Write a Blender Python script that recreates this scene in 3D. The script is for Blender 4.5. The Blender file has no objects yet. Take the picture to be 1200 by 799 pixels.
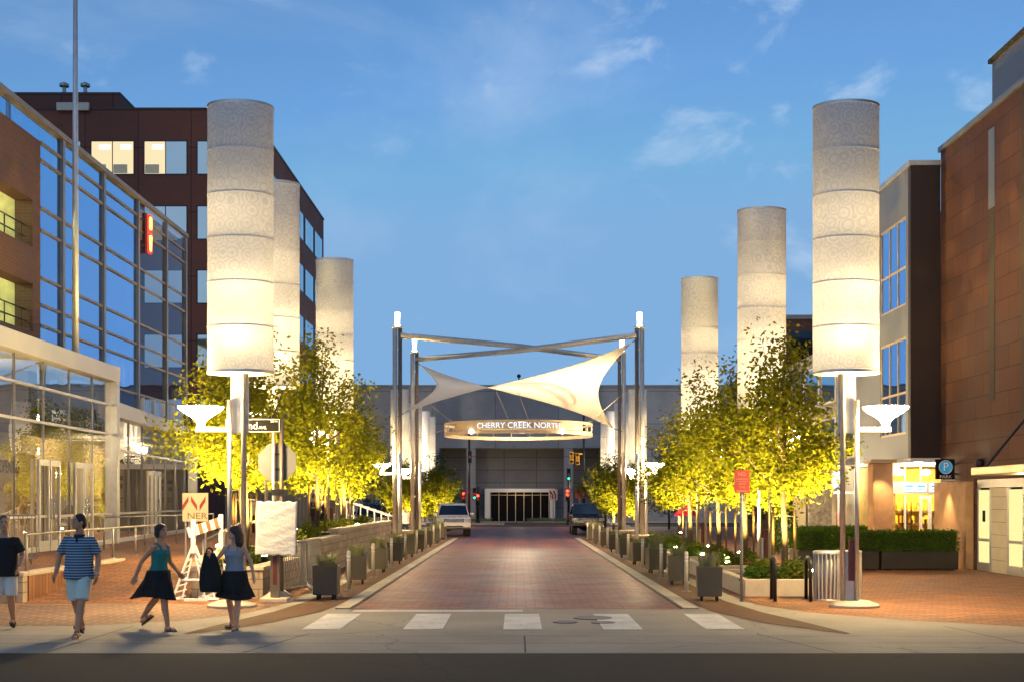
import bpy, bmesh, math, random
from mathutils import Vector, Matrix
from math import sin, cos, pi, radians as R
random.seed(7)
sc = bpy.context.scene
col = sc.collection
# ------------------------------------------------------------------ materials
MATS = {}
def _new(name):
    m = bpy.data.materials.new(name); m.use_nodes = True
    nt = m.node_tree; nt.nodes.clear()
    out = nt.nodes.new('ShaderNodeOutputMaterial')
    MATS[name] = m
    return m, nt, out
def N(nt, t, **kw):
    n = nt.nodes.new(t)
    for k, v in kw.items():
        if k.startswith('i_'):
            n.inputs[int(k[2:]) if k[2:].isdigit() else k[2:].replace('_', ' ')].default_value = v
        else: setattr(n, k, v)
    return n
def L(nt, a, b): nt.links.new(a, b)
def rgb(c): return (c[0], c[1], c[2], 1)
def world_pos(nt): return N(nt, 'ShaderNodeNewGeometry').outputs['Position']
def obj_pos(nt): return N(nt, 'ShaderNodeTexCoord').outputs['Object']
def mixc(nt, fac, a, b, blend='MIX'):
    n = N(nt, 'ShaderNodeMix', data_type='RGBA', blend_type=blend)
    for i, v in ((0, fac), (6, a), (7, b)):
        if hasattr(v, 'links') or hasattr(v, 'is_linked'): L(nt, v, n.inputs[i])
        else: n.inputs[i].default_value = v if i == 0 else rgb(v)
    return n.outputs[2]
def ramp(nt, v, p0, p1):
    n = N(nt, 'ShaderNodeMapRange'); n.inputs[1].default_value = p0; n.inputs[2].default_value = p1
    L(nt, v, n.inputs[0]); return n.outputs[0]
def mat(name, c, rough=.6, metal=0, vary=.25, scale=3., bump=0., bscale=40., spec=.5, world=False, emit=None, es=0, streak=False):
    m, nt, out = _new(name)
    b = N(nt, 'ShaderNodeBsdfPrincipled')
    b.inputs['Roughness'].default_value = rough; b.inputs['Metallic'].default_value = metal
    b.inputs['Specular IOR Level'].default_value = spec
    p = world_pos(nt) if world else obj_pos(nt)
    if streak:
        mp = N(nt, 'ShaderNodeMapping'); mp.inputs['Scale'].default_value = (1, 1, .15); L(nt, p, mp.inputs[0]); p = mp.outputs[0]
    nz = N(nt, 'ShaderNodeTexNoise', i_Scale=scale, i_Detail=6., i_Roughness=.6); L(nt, p, nz.inputs['Vector'])
    f = ramp(nt, nz.outputs[0], .3, .7)
    L(nt, mixc(nt, f, [x * (1 - vary) for x in c], [min(1, x * (1 + vary)) for x in c]), b.inputs['Base Color'])
    rr = ramp(nt, nz.outputs[0], .3, .7); mr = N(nt, 'ShaderNodeMapRange'); mr.inputs[3].default_value = max(0, rough - .1); mr.inputs[4].default_value = min(1, rough + .1)
    L(nt, rr, mr.inputs[0]); L(nt, mr.outputs[0], b.inputs['Roughness'])
    if bump:
        n2 = N(nt, 'ShaderNodeTexNoise', i_Scale=bscale, i_Detail=4.); L(nt, p, n2.inputs['Vector'])
        bp = N(nt, 'ShaderNodeBump', i_Strength=bump, i_Distance=.02); L(nt, n2.outputs[0], bp.inputs['Height']); L(nt, bp.outputs[0], b.inputs['Normal'])
    if emit:
        b.inputs['Emission Color'].default_value = rgb(emit); b.inputs['Emission Strength'].default_value = es
    L(nt, b.outputs[0], out.inputs[0])
    return m
def blocks(name, c1, c2, mortar, bw, bh, plane='xy', rough=.8, msize=.01, big=.35, bump=.4, off=.5, spec=.4, tracks=False):
    """brick / block / paver pattern in world metres; plane xy (ground) or wall (horizontal run against z)"""
    m, nt, out = _new(name)
    b = N(nt, 'ShaderNodeBsdfPrincipled'); b.inputs['Roughness'].default_value = rough; b.inputs['Specular IOR Level'].default_value = spec
    p = world_pos(nt)
    sx = N(nt, 'ShaderNodeSeparateXYZ'); L(nt, p, sx.inputs[0]); cb = N(nt, 'ShaderNodeCombineXYZ')
    if plane == 'xy': L(nt, sx.outputs[0], cb.inputs[0]); L(nt, sx.outputs[1], cb.inputs[1])
    else:
        ad = N(nt, 'ShaderNodeMath', operation='ADD'); L(nt, sx.outputs[0], ad.inputs[0]); L(nt, sx.outputs[1], ad.inputs[1])
        L(nt, ad.outputs[0], cb.inputs[0]); L(nt, sx.outputs[2], cb.inputs[1])
    br = N(nt, 'ShaderNodeTexBrick', offset=off); br.inputs['Scale'].default_value = 1
    br.inputs['Color1'].default_value = rgb(c1); br.inputs['Color2'].default_value = rgb(c2); br.inputs['Mortar'].default_value = rgb(mortar)
    br.inputs['Mortar Size'].default_value = msize; br.inputs['Brick Width'].default_value = bw; br.inputs['Row Height'].default_value = bh
    br.inputs['Bias'].default_value = 0.; br.inputs['Mortar Smooth'].default_value = .2
    L(nt, cb.outputs[0], br.inputs[0])
    nz = N(nt, 'ShaderNodeTexNoise', i_Scale=.55, i_Detail=7., i_Roughness=.65); L(nt, p, nz.inputs['Vector'])
    f = ramp(nt, nz.outputs[0], .32, .68)
    dk = mixc(nt, f, (1 - big,) * 3, (1 + big,) * 3)
    fin_ = mixc(nt, 1., br.outputs[0], dk, 'MULTIPLY')
    n5 = N(nt, 'ShaderNodeTexNoise', i_Scale=2.6, i_Detail=8., i_Roughness=.72); L(nt, p, n5.inputs['Vector'])
    fin_ = mixc(nt, ramp(nt, n5.outputs[0], .58, .74), fin_, mixc(nt, 1., fin_, (.55, .55, .58), 'MULTIPLY'))
    if tracks:
        ab = N(nt, 'ShaderNodeMath', operation='ABSOLUTE'); L(nt, sx.outputs[0], ab.inputs[0])
        tw = N(nt, 'ShaderNodeMath', operation='PINGPONG'); L(nt, ab.outputs[0], tw.inputs[0]); tw.inputs[1].default_value = .78
        tr_ = N(nt, 'ShaderNodeMapRange', interpolation_type='SMOOTHSTEP'); tr_.inputs[1].default_value = .42; tr_.inputs[2].default_value = .74; tr_.inputs[4].default_value = .5; L(nt, tw.outputs[0], tr_.inputs[0])
        fin_ = mixc(nt, tr_.outputs[0], fin_, mixc(nt, 1., fin_, (.55, .54, .56), 'MULTIPLY'))
    L(nt, fin_, b.inputs['Base Color'])
    mr = N(nt, 'ShaderNodeMapRange'); mr.inputs[3].default_value = rough - .15; mr.inputs[4].default_value = min(1, rough + .1); L(nt, f, mr.inputs[0]); L(nt, mr.outputs[0], b.inputs['Roughness'])
    n2 = N(nt, 'ShaderNodeTexNoise', i_Scale=30., i_Detail=3.); L(nt, p, n2.inputs['Vector'])
    sb = N(nt, 'ShaderNodeMath', operation='MULTIPLY_ADD'); L(nt, br.outputs[1], sb.inputs[0]); sb.inputs[1].default_value = -1.; L(nt, n2.outputs[0], sb.inputs[2])
    bp = N(nt, 'ShaderNodeBump', i_Strength=bump, i_Distance=.008); L(nt, sb.outputs[0], bp.inputs['Height']); L(nt, bp.outputs[0], b.inputs['Normal'])
    L(nt, b.outputs[0], out.inputs[0])
    return m
def emis(name, c, s):
    m, nt, out = _new(name)
    e = N(nt, 'ShaderNodeEmission'); e.inputs[0].default_value = rgb(c); e.inputs[1].default_value = s
    L(nt, e.outputs[0], out.inputs[0]); return m
def glass(name, tint, gl, refl, rough=.02, wav=.0, ior=1.5):
    """architectural glass: part mirror, part clear"""
    m, nt, out = _new(name)
    t = N(nt, 'ShaderNodeBsdfTransparent'); t.inputs[0].default_value = rgb(tint)
    g = N(nt, 'ShaderNodeBsdfGlossy'); g.inputs[0].default_value = rgb(gl); g.inputs[1].default_value = rough
    mx = N(nt, 'ShaderNodeMixShader')
    lw = N(nt, 'ShaderNodeFresnel'); lw.inputs[0].default_value = ior
    ma = N(nt, 'ShaderNodeMath', operation='ADD', use_clamp=True); L(nt, lw.outputs[0], ma.inputs[0]); ma.inputs[1].default_value = refl
    bk = N(nt, 'ShaderNodeMath', operation='SUBTRACT'); bk.inputs[0].default_value = 1.; L(nt, N(nt, 'ShaderNodeNewGeometry').outputs['Backfacing'], bk.inputs[1])
    mb = N(nt, 'ShaderNodeMath', operation='MULTIPLY'); L(nt, ma.outputs[0], mb.inputs[0]); L(nt, bk.outputs[0], mb.inputs[1])
    L(nt, mb.outputs[0], mx.inputs[0]); L(nt, t.outputs[0], mx.inputs[1]); L(nt, g.outputs[0], mx.inputs[2])
    if wav:
        nz = N(nt, 'ShaderNodeTexNoise', i_Scale=.7, i_Detail=1.); L(nt, world_pos(nt), nz.inputs['Vector'])
        bp = N(nt, 'ShaderNodeBump', i_Strength=wav, i_Distance=.05); L(nt, nz.outputs[0], bp.inputs['Height']); L(nt, bp.outputs[0], g.inputs['Normal'])
    L(nt, mx.outputs[0], out.inputs[0]); return m
def leafmat(name, c, c2, tl=.4):
    m, nt, out = _new(name)
    p = obj_pos(nt)
    nz = N(nt, 'ShaderNodeTexNoise', i_Scale=2.2, i_Detail=3.); L(nt, p, nz.inputs['Vector'])
    cc = mixc(nt, ramp(nt, nz.outputs[0], .35, .65), c, c2)
    d = N(nt, 'ShaderNodeBsdfDiffuse'); t = N(nt, 'ShaderNodeBsdfTranslucent'); mx = N(nt, 'ShaderNodeMixShader'); mx.inputs[0].default_value = tl
    L(nt, cc, d.inputs[0]); L(nt, cc, t.inputs[0]); L(nt, d.outputs[0], mx.inputs[1]); L(nt, t.outputs[0], mx.inputs[2])
    L(nt, mx.outputs[0], out.inputs[0]); return m
def fabric(name, c, tl, pattern=True):
    m, nt, out = _new(name)
    d = N(nt, 'ShaderNodeBsdfDiffuse'); t = N(nt, 'ShaderNodeBsdfTranslucent'); mx = N(nt, 'ShaderNodeMixShader'); mx.inputs[0].default_value = tl
    if pattern:
        p = world_pos(nt)
        vo = N(nt, 'ShaderNodeTexVoronoi', i_Scale=4.0, i_Randomness=.5); L(nt, p, vo.inputs['Vector'])
        mu = N(nt, 'ShaderNodeMath', operation='MULTIPLY'); L(nt, vo.outputs['Distance'], mu.inputs[0]); mu.inputs[1].default_value = 24.
        sn = N(nt, 'ShaderNodeMath', operation='SINE'); L(nt, mu.outputs[0], sn.inputs[0])
        vo2 = N(nt, 'ShaderNodeTexVoronoi', i_Scale=5., feature='DISTANCE_TO_EDGE'); L(nt, p, vo2.inputs['Vector'])
        e2 = ramp(nt, vo2.outputs[0], .01, .05)
        f1 = ramp(nt, sn.outputs[0], -.75, -.2)
        mm = N(nt, 'ShaderNodeMath', operation='MULTIPLY'); L(nt, f1, mm.inputs[0]); L(nt, e2, mm.inputs[1])
        nz = N(nt, 'ShaderNodeTexNoise', i_Scale=1.3, i_Detail=4.); L(nt, p, nz.inputs['Vector'])
        c1 = mixc(nt, ramp(nt, nz.outputs[0], .3, .7), [x * .9 for x in c], c)
        cc = mixc(nt, mm.outputs[0], [x * .81 for x in c], c1)
        L(nt, cc, d.inputs[0]); L(nt, cc, t.inputs[0])
    else:
        d.inputs[0].default_value = rgb(c); t.inputs[0].default_value = rgb(c)
    L(nt, d.outputs[0], mx.inputs[1]); L(nt, t.outputs[0], mx.inputs[2]); L(nt, mx.outputs[0], out.inputs[0]); return m
def stripes(name, c1, c2, freq, duty, axis=2, rough=.8):
    m, nt, out = _new(name)
    b = N(nt, 'ShaderNodeBsdfPrincipled'); b.inputs['Roughness'].default_value = rough
    sx = N(nt, 'ShaderNodeSeparateXYZ'); L(nt, obj_pos(nt), sx.inputs[0])
    mu = N(nt, 'ShaderNodeMath', operation='MULTIPLY'); L(nt, sx.outputs[axis], mu.inputs[0]); mu.inputs[1].default_value = freq
    fr = N(nt, 'ShaderNodeMath', operation='FRACT'); L(nt, mu.outputs[0], fr.inputs[0])
    lt = N(nt, 'ShaderNodeMath', operation='LESS_THAN'); L(nt, fr.outputs[0], lt.inputs[0]); lt.inputs[1].default_value = duty
    L(nt, mixc(nt, lt.outputs[0], c1, c2), b.inputs['Base Color']); L(nt, b.outputs[0], out.inputs[0]); return m

def stained(name, c, dark, rough, tyre=None):
    m, nt, out = _new(name); b = N(nt, 'ShaderNodeBsdfPrincipled'); b.inputs['Roughness'].default_value = rough; b.inputs['Specular IOR Level'].default_value = .25
    p = world_pos(nt)
    def nz(s, d=6., r=.6): n = N(nt, 'ShaderNodeTexNoise', i_Scale=s, i_Detail=d, i_Roughness=r); L(nt, p, n.inputs['Vector']); return n.outputs[0]
    base = mixc(nt, ramp(nt, nz(.45), .3, .7), [x * .82 for x in c], [x * 1.15 for x in c])
    base = mixc(nt, ramp(nt, nz(26., 3.), .3, .7), base, mixc(nt, 1., base, (.8, .8, .8), 'MULTIPLY'))
    sp = ramp(nt, nz(2.3, 8., .7), .60, .70); base = mixc(nt, sp, base, dark)
    vo = N(nt, 'ShaderNodeTexVoronoi', i_Scale=.2, feature='DISTANCE_TO_EDGE'); 
    wq = N(nt, 'ShaderNodeVectorMath', operation='MULTIPLY_ADD'); n3 = N(nt, 'ShaderNodeTexNoise', i_Scale=1.4, i_Detail=5.); L(nt, p, n3.inputs['Vector']); L(nt, n3.outputs[1], wq.inputs[0]); wq.inputs[1].default_value = (.9, .9, 0); L(nt, p, wq.inputs[2]); L(nt, wq.outputs[0], vo.inputs['Vector'])
    ck = N(nt, 'ShaderNodeMapRange'); ck.inputs[1].default_value = .001; ck.inputs[2].default_value = .004; ck.inputs[3].default_value = .38; ck.inputs[4].default_value = 0.; L(nt, vo.outputs['Distance'], ck.inputs[0])
    base = mixc(nt, ck.outputs[0], base, [x * .4 for x in dark])
    L(nt, base, b.inputs['Base Color'])
    bp = N(nt, 'ShaderNodeBump', i_Strength=.4, i_Distance=.01); L(nt, nz(90., 3.), bp.inputs['Height']); L(nt, bp.outputs[0], b.inputs['Normal']); L(nt, b.outputs[0], out.inputs[0]); return m
concrete = stained('concrete', (.36, .33, .275), (.23, .205, .165), .78)
asphalt = stained('asphalt', (.038, .037, .034), (.018, .018, .017), .92)
pave_road = blocks('road_brick', (.27, .10, .05), (.135, .052, .036), (.07, .04, .03), .36, .18, big=.38, rough=.55, msize=.018, tracks=True)
pave_side = blocks('sidewalk_brick', (.31, .135, .058), (.19, .078, .038), (.09, .055, .03), .36, .18, big=.32, rough=.75, msize=.018)
pave_dark = blocks('band_brick', (.20, .105, .065), (.12, .07, .05), (.27, .2, .14), .40, .2, big=.3, rough=.8, msize=.022)
dome_strip = mat('domed_strip', (.115, .060, .028), .85, vary=.3, scale=4, bump=.6, bscale=55, world=True)
def worn_paint():
    m, nt, out = _new('white_marking'); b = N(nt, 'ShaderNodeBsdfPrincipled'); b.inputs['Roughness'].default_value = .75
    p = world_pos(nt); a = N(nt, 'ShaderNodeTexNoise', i_Scale=9., i_Detail=10., i_Roughness=.72); L(nt, p, a.inputs['Vector'])
    c = N(nt, 'ShaderNodeTexNoise', i_Scale=1.6, i_Detail=4.); L(nt, p, c.inputs['Vector'])
    tone = mixc(nt, ramp(nt, c.outputs[0], .3, .7), (.52, .51, .47), (.74, .73, .69))
    L(nt, mixc(nt, ramp(nt, a.outputs[0], .585, .63), tone, (.30, .28, .24)), b.inputs['Base Color']); L(nt, b.outputs[0], out.inputs[0]); return m
white_line = worn_paint()
kerbm = blocks('kerb_stone', (.44, .39, .30), (.38, .33, .26), (.16, .13, .1), 9., 1.2, big=.2, rough=.8, msize=.02)
jointm = mat('joint', (.06, .055, .05), .9)
stone_wall = blocks('wall_stone', (.46, .36, .25), (.34, .27, .19), (.2, .16, .12), .62, .2, 'wall', big=.25, msize=.012, bump=.6)
cap_stone = mat('cap_stone', (.50, .43, .33), .8, vary=.15, bump=.2, world=True)
brown_stone = blocks('brown_stone', (.105, .043, .028), (.078, .032, .023), (.04, .019, .014), 1.25, .62, 'wall', big=.22, msize=.016, bump=.3)
pier_stone = mat('pier_stone', (.42, .24, .12), .8, vary=.2, bump=.2, world=True)
brick_red = blocks('garage_brick', (.085, .037, .03), (.062, .028, .024), (.09, .055, .045), .30, .1, 'wall', big=.2, msize=.012)
office_panel = blocks('office_panel', (.125, .048, .036), (.11, .042, .033), (.045, .02, .018), 3.15, 3.82, 'wall', big=.15, off=0., msize=.035, bump=.2)
mall_conc = blocks('mall_concrete', (.33, .325, .33), (.305, .30, .305), (.2, .2, .205), 6.0, 3.1, 'wall', big=.12, off=0., msize=.05, bump=.2)
mall_wall = blocks('mall_recess_panel', (.25, .245, .25), (.23, .225, .23), (.12, .12, .12), 3.2, 1.25, 'wall', big=.12, off=0., msize=.04, bump=.2)
grey_panel = blocks('grey_panel', (.30, .30, .30), (.28, .28, .285), (.15, .15, .15), 1.6, 3.5, 'wall', big=.1, off=0., msize=.02, bump=.2)
zinc = mat('zinc_panel', (.20, .21, .23), .5, .3, vary=.12, scale=.8, world=True)
dark_metal_wall = mat('dark_cladding', (.028, .016, .012), .55, vary=.25, scale=.7, world=True, streak=True)
steel = mat('brushed_steel', (.56, .52, .46), .4, .45, vary=.12, scale=6)
steel_dark = mat('dark_steel', (.15, .12, .10), .5, .3, vary=.2, scale=6)
alum = mat('aluminium', (.58, .57, .55), .42, .6, vary=.1, scale=5)
fascia = mat('fascia_metal', (.50, .49, .48), .5, .35, vary=.08, scale=1.2, world=True)
mullion = mat('mullion_metal', (.20, .20, .21), .4, .5, vary=.1, scale=2)
gold_rail = mat('bronze_rail', (.58, .45, .29), .4, .4, vary=.12)
galv = mat('galvanised', (.36, .34, .31), .5, .6, vary=.15, scale=9)
black_metal = mat('black_metal', (.015, .015, .016), .4, .2, vary=.2)
black_rubber = mat('black_rubber', (.02, .02, .02), .8, vary=.2)
white_paint = mat('white_paint', (.76, .75, .72), .5, vary=.08, scale=6)
grey_paint = mat('grey_paint', (.13, .135, .14), .6, vary=.1, scale=4)
maroon = mat('maroon_panel', (.10, .022, .018), .5, vary=.15)
wood_stake = mat('stake_wood', (.17, .09, .035), .8, vary=.25, scale=8)
bark = mat('bark', (.075, .055, .036), .9, vary=.35, scale=14, bump=.6, bscale=50)
planter_m = mat('planter_metal', (.085, .073, .05), .6, .1, vary=.2, scale=3)
soil = mat('soil', (.06, .042, .028), .95, vary=.4, scale=20)
bollard_m = mat('bollard_metal', (.60, .55, .46), .45, .3, vary=.1, scale=8)
hedge_box = mat('hedge_box', (.022, .017, .015), .5, vary=.3)
leaf = leafmat('tree_leaf', (.115, .135, .012), (.18, .17, .012), .45)
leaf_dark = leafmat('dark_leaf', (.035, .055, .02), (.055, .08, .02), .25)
leaf_hedge = leafmat('hedge_leaf', (.05, .11, .015), (.09, .15, .02), .3)
leaf_shrub = leafmat('shrub_leaf', (.10, .15, .025), (.17, .18, .03), .35)
grass_m = leafmat('grass_blade', (.24, .26, .12), (.34, .33, .19), .35)
flower_m = mat('flower_red', (.5, .06, .03), .7)
banner_f = fabric('banner_fabric', (.78, .78, .79), .44)
sail_f = fabric('sail_fabric', (.86, .82, .72), .40, False)
lamp_glow = emis('lamp_glow', (1., .69, .31), 310.)
cap_glow = emis('post_top_glow', (1., .97, .9), 9.)
spot_glow = emis('spot_lens', (1., .9, .7), 60.)
uplight_glow = emis('uplight_lens', (1., .82, .4), 70.)
red_glow = emis('red_signal', (1., .02, .012), 16.)
green_glow = emis('green_signal', (.05, .9, .5), 1.6)
letter_glow = emis('lit_letter', (.86, .93, 1.), 1.15)
neon_red = emis('neon_red', (1., .03, .02), 2.2)
neon_core = emis('neon_core', (1., .26, .06), 6.)
room_glow = emis('office_light', (1., .84, .5), .85)
tube_glow = emis('ceiling_tube', (1., .93, .7), 3.)
garage_glow = emis('garage_light', (.75, .78, .3), .55)
shop_light = emis('shop_light', (1., .78, .32), 7.)
white_box_glow = emis('lightbox', (.85, .93, 1.), 1.5)
door_glow = emis('lit_door_glass', (1., .87, .36), .95)
glass_sky = glass('curtain_glass', (.12, .16, .2), (.44, .64, .92), .74, .02, .22)
glass_clear = glass('clear_glass', (.93, .92, .94), (.6, .7, .8), .03, .015, .05, 1.25)
glass_store = glass('store_glass', (.88, .86, .82), (.98, .96, .92), .42, .01, .08)
glass_blue = glass('office_glass', (.1, .16, .2), (.62, .8, .86), .55, .03, .05)
glass_car = glass('car_glass', (.03, .035, .04), (.8, .85, .95), .08)
glass_lit = glass('lit_window_glass', (.95, .95, .92), (.8, .85, .9), .02)
glass_dark = glass('dark_door_glass', (.25, .2, .12), (.6, .6, .6), .03)
interior = mat('interior_wall', (.34, .27, .16), .9, vary=.2, scale=1.2, world=True)
interior_dark = mat('interior_dark', (.06, .05, .04), .9, world=True)
paper_lit = fabric('poster_paper', (.90, .82, .62), .6, False)
paper = mat('paper', (.62, .55, .40), .9, vary=.08, world=True)
paper_ink = mat('ink', (.06, .05, .04), .8)
vinyl = mat('white_vinyl', (.52, .53, .55), .6, vary=.04, scale=7, bump=.5, bscale=24)
red_sign = mat('red_sign', (.70, .10, .06), .5, vary=.06)
sign_black = mat('sign_black', (.012, .011, .010), .8, spec=.1)
sign_white = mat('sign_white', (.8, .78, .74), .5)
sign_blue = mat('sign_blue', (.03, .22, .42), .5, emit=(.03, .28, .55), es=.45)
sign_beige = mat('sign_beige', (.50, .41, .25), .6, vary=.05)
sign_brick = mat('sign_brick_red', (.24, .03, .022), .6)
orange_band = mat('orange_band', (.55, .17, .07), .5)
yellow_band = mat('yellow_band', (.78, .50, .06), .5)
umbrella_red = mat('red_canvas', (.55, .03, .06), .8)
pebble_stone = mat('pebble_stone', (.32, .28, .23), .9, vary=.6, scale=9, bump=.9, bscale=14, world=True)
skin = mat('skin', (.52, .27, .155), .55, vary=.08, scale=9)
skin_pale = mat('skin_pale', (.60, .34, .21), .55, vary=.08, scale=9)
eye_dark = mat('eye', (.02, .015, .012), .3)
lip_m = mat('lips', (.33, .12, .1), .5)
hair_black = mat('black_hair', (.012, .009, .008), .5, vary=.3, scale=30, bump=.5, bscale=70)
hair_brown = mat('brown_hair', (.035, .016, .010), .45, vary=.4, scale=30, bump=.5, bscale=70)
shirt_stripe = stripes('striped_polo', (.045, .105, .19), (.40, .48, .52), 26., .27)
navy = mat('navy_cotton', (.012, .018, .04), .8)
mint = mat('mint_cotton', (.56, .66, .60), .8, vary=.06, bump=.4, bscale=20)
white_cotton = mat('white_cotton', (.66, .67, .65), .8, vary=.06, bump=.4, bscale=20)
black_cloth = mat('black_cloth', (.008, .008, .009), .85, vary=.3, bump=.5, bscale=18)
teal = mat('teal_cotton', (.015, .19, .185), .75, vary=.15, bump=.4, bscale=20)
grey_cotton = mat('grey_cotton', (.27, .30, .35), .8, vary=.08, bump=.4, bscale=20)
sandal_m = mat('brown_leather', (.05, .03, .02), .6)
car_white = mat('white_car_paint', (.66, .64, .60), .3, 0, vary=.03, spec=.6)
car_black = mat('black_car_paint', (.012, .014, .02), .22, 0, vary=.1, spec=.7)
chrome = mat('chrome', (.6, .6, .6), .2, 1)
tail_red = mat('tail_lamp', (.35, .01, .01), .3, emit=(1, .03, .02), es=.8)
head_lens = mat('headlamp_lens', (.5, .5, .48), .15, .3)
amber = mat('amber_lens', (.7, .2, .02), .3)
signal_yellow = mat('signal_yellow', (.55, .32, .03), .5)
teal_glass = glass('board_panel_glass', (.5, .6, .6), (.6, .7, .7), .2)

# ------------------------------------------------------------------ mesh builder
class MB:
    def __init__(s): s.bm = bmesh.new(); s.mi = 0
    def f(s, vs):
        try:
            fa = s.bm.faces.new(vs); fa.material_index = s.mi; return fa
        except ValueError: return None
    def v(s, p): return s.bm.verts.new(p)
    def poly(s, pts): return s.f([s.v(p) for p in pts])
    def bx(s, x0, x1, y0, y1, z0, z1, M=None):
        P = [(x, y, z) for z in (z0, z1) for y in (y0, y1) for x in (x0, x1)]
        if M is not None: P = [M @ Vector(p) for p in P]
        V = [s.v(p) for p in P]
        for q in ((0, 2, 3, 1), (4, 5, 7, 6), (0, 1, 5, 4), (2, 6, 7, 3), (0, 4, 6, 2), (1, 3, 7, 5)): s.f([V[i] for i in q])
        return s
    def box(s, c, d, rz=0):
        M = Matrix.Translation(c) @ Matrix.Rotation(rz, 4, 'Z')
        return s.bx(-d[0] / 2, d[0] / 2, -d[1] / 2, d[1] / 2, -d[2] / 2, d[2] / 2, M)
    def loft(s, rings, cap=True, closed=True):
        RV = [[s.v(p) for p in r] for r in rings]
        n = len(RV[0])
        for a, b in zip(RV, RV[1:]):
            for i in range(n if closed else n - 1):
                j = (i + 1) % n; s.f([a[i], a[j], b[j], b[i]])
        if cap and closed: s.f(RV[0][::-1]); s.f(RV[-1])
        return s
    def tube(s, pts, r, seg=8, cap=True):
        pts = [Vector(p) for p in pts]
        if not isinstance(r, (list, tuple)): r = [r] * len(pts)
        rings = []; up = None
        for i, p in enumerate(pts):
            t = (pts[min(i + 1, len(pts) - 1)] - pts[max(i - 1, 0)]).normalized()
            if up is None:
                up = Vector((0, 0, 1)) if abs(t.z) < .9 else Vector((0, 1, 0))
            a = t.cross(up).normalized(); b = a.cross(t).normalized(); up = b
            rings.append([p + (a * cos(2 * pi * k / seg) + b * sin(2 * pi * k / seg)) * r[i] for k in range(seg)])
        return s.loft(rings, cap)
    def lathe(s, prof, seg=24, c=(0, 0, 0), cap=True, sx=1, sy=1):
        return s.loft([[(c[0] + r * cos(2 * pi * k / seg) * sx, c[1] + r * sin(2 * pi * k / seg) * sy, c[2] + z) for k in range(seg)] for r, z in prof], cap)
    def ell(s, c, r, seg=16, rings=10, M=None):
        RR = []
        for i in range(1, rings):
            a = pi * i / rings
            RR.append([Vector((r[0] * sin(a) * cos(2 * pi * k / seg), r[1] * sin(a) * sin(2 * pi * k / seg), -r[2] * cos(a))) for k in range(seg)])
        c = Vector(c)
        RR = [[(M @ p if M else p) + c for p in ring] for ring in RR]
        return s.loft(RR)
    def prism(s, poly, z0, z1):
        a = [s.v((p[0], p[1], z0)) for p in poly]; b = [s.v((p[0], p[1], z1)) for p in poly]
        n = len(poly); s.f(a[::-1]); s.f(b)
        for i in range(n): s.f([a[i], a[(i + 1) % n], b[(i + 1) % n], b[i]])
        return s
    def prism_x(s, poly, x0, x1, tx=1.):
        """polygon in (y,z) pulled along x"""
        a = [s.v((x0, p[0], p[1])) for p in poly]; b = [s.v((x1, p[0], p[1])) for p in poly]
        n = len(poly); s.f(a[::-1]); s.f(b)
        for i in range(n): s.f([a[i], a[(i + 1) % n], b[(i + 1) % n], b[i]])
        return s
    def build(s, name, m, parent=None, smooth=False, bevel=0, mods=None):
        bmesh.ops.recalc_face_normals(s.bm, faces=s.bm.faces)
        me = bpy.data.meshes.new(name); s.bm.to_mesh(me); s.bm.free()
        for x in (m if isinstance(m, (list, tuple)) else [m]): me.materials.append(x)
        if smooth:
            for p in me.polygons: p.use_smooth = True
        o = bpy.data.objects.new(name, me); col.objects.link(o)
        if parent: o.parent = parent
        if bevel:
            b = o.modifiers.new('bevel', 'BEVEL'); b.width = bevel; b.segments = 2; b.limit_method = 'ANGLE'; b.angle_limit = R(40)
        return o
def tag(o, label=None, cat=None, group=None, kind=None):
    if label: o['label'] = label
    if cat: o['category'] = cat
    if group: o['group'] = group
    if kind: o['kind'] = kind
    return o
def thing(name, label, cat, loc=(0, 0, 0), rz=0, group=None):
    o = bpy.data.objects.new(name, None); col.objects.link(o); o.empty_display_size = .2
    o.location = loc; o.rotation_euler = (0, 0, rz)
    return tag(o, label, cat, group)
def copy_tree(o, label=None, loc=None, rz=None, parent=None, skip=()):
    c = o.copy(); col.objects.link(c)
    if parent: c.parent = parent
    if label: c['label'] = label
    if loc is not None: c.location = loc
    if rz is not None: c.rotation_euler = (0, 0, rz)
    for ch in list(o.children):
        if ch.name.split('.')[0] in skip: continue
        copy_tree(ch, parent=c)
    return c
def sheet(name, poly, m, z, kind='structure'):
    b = MB(); b.poly([(p[0], p[1], z) for p in poly])
    o = b.build(name, m); return tag(o, kind=kind)
def light(kind, name, loc, power, color, radius=.1, parent=None, rot=None, **kw):
    d = bpy.data.lights.new(name, kind); d.energy = power; d.color = color
    if kind in ('POINT', 'SPOT'): d.shadow_soft_size = radius
    for k, v in kw.items(): setattr(d, k, v)
    o = bpy.data.objects.new(name, d); col.objects.link(o); o.location = loc
    if rot: o.rotation_euler = rot
    if parent: o.parent = parent
    return o
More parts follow.
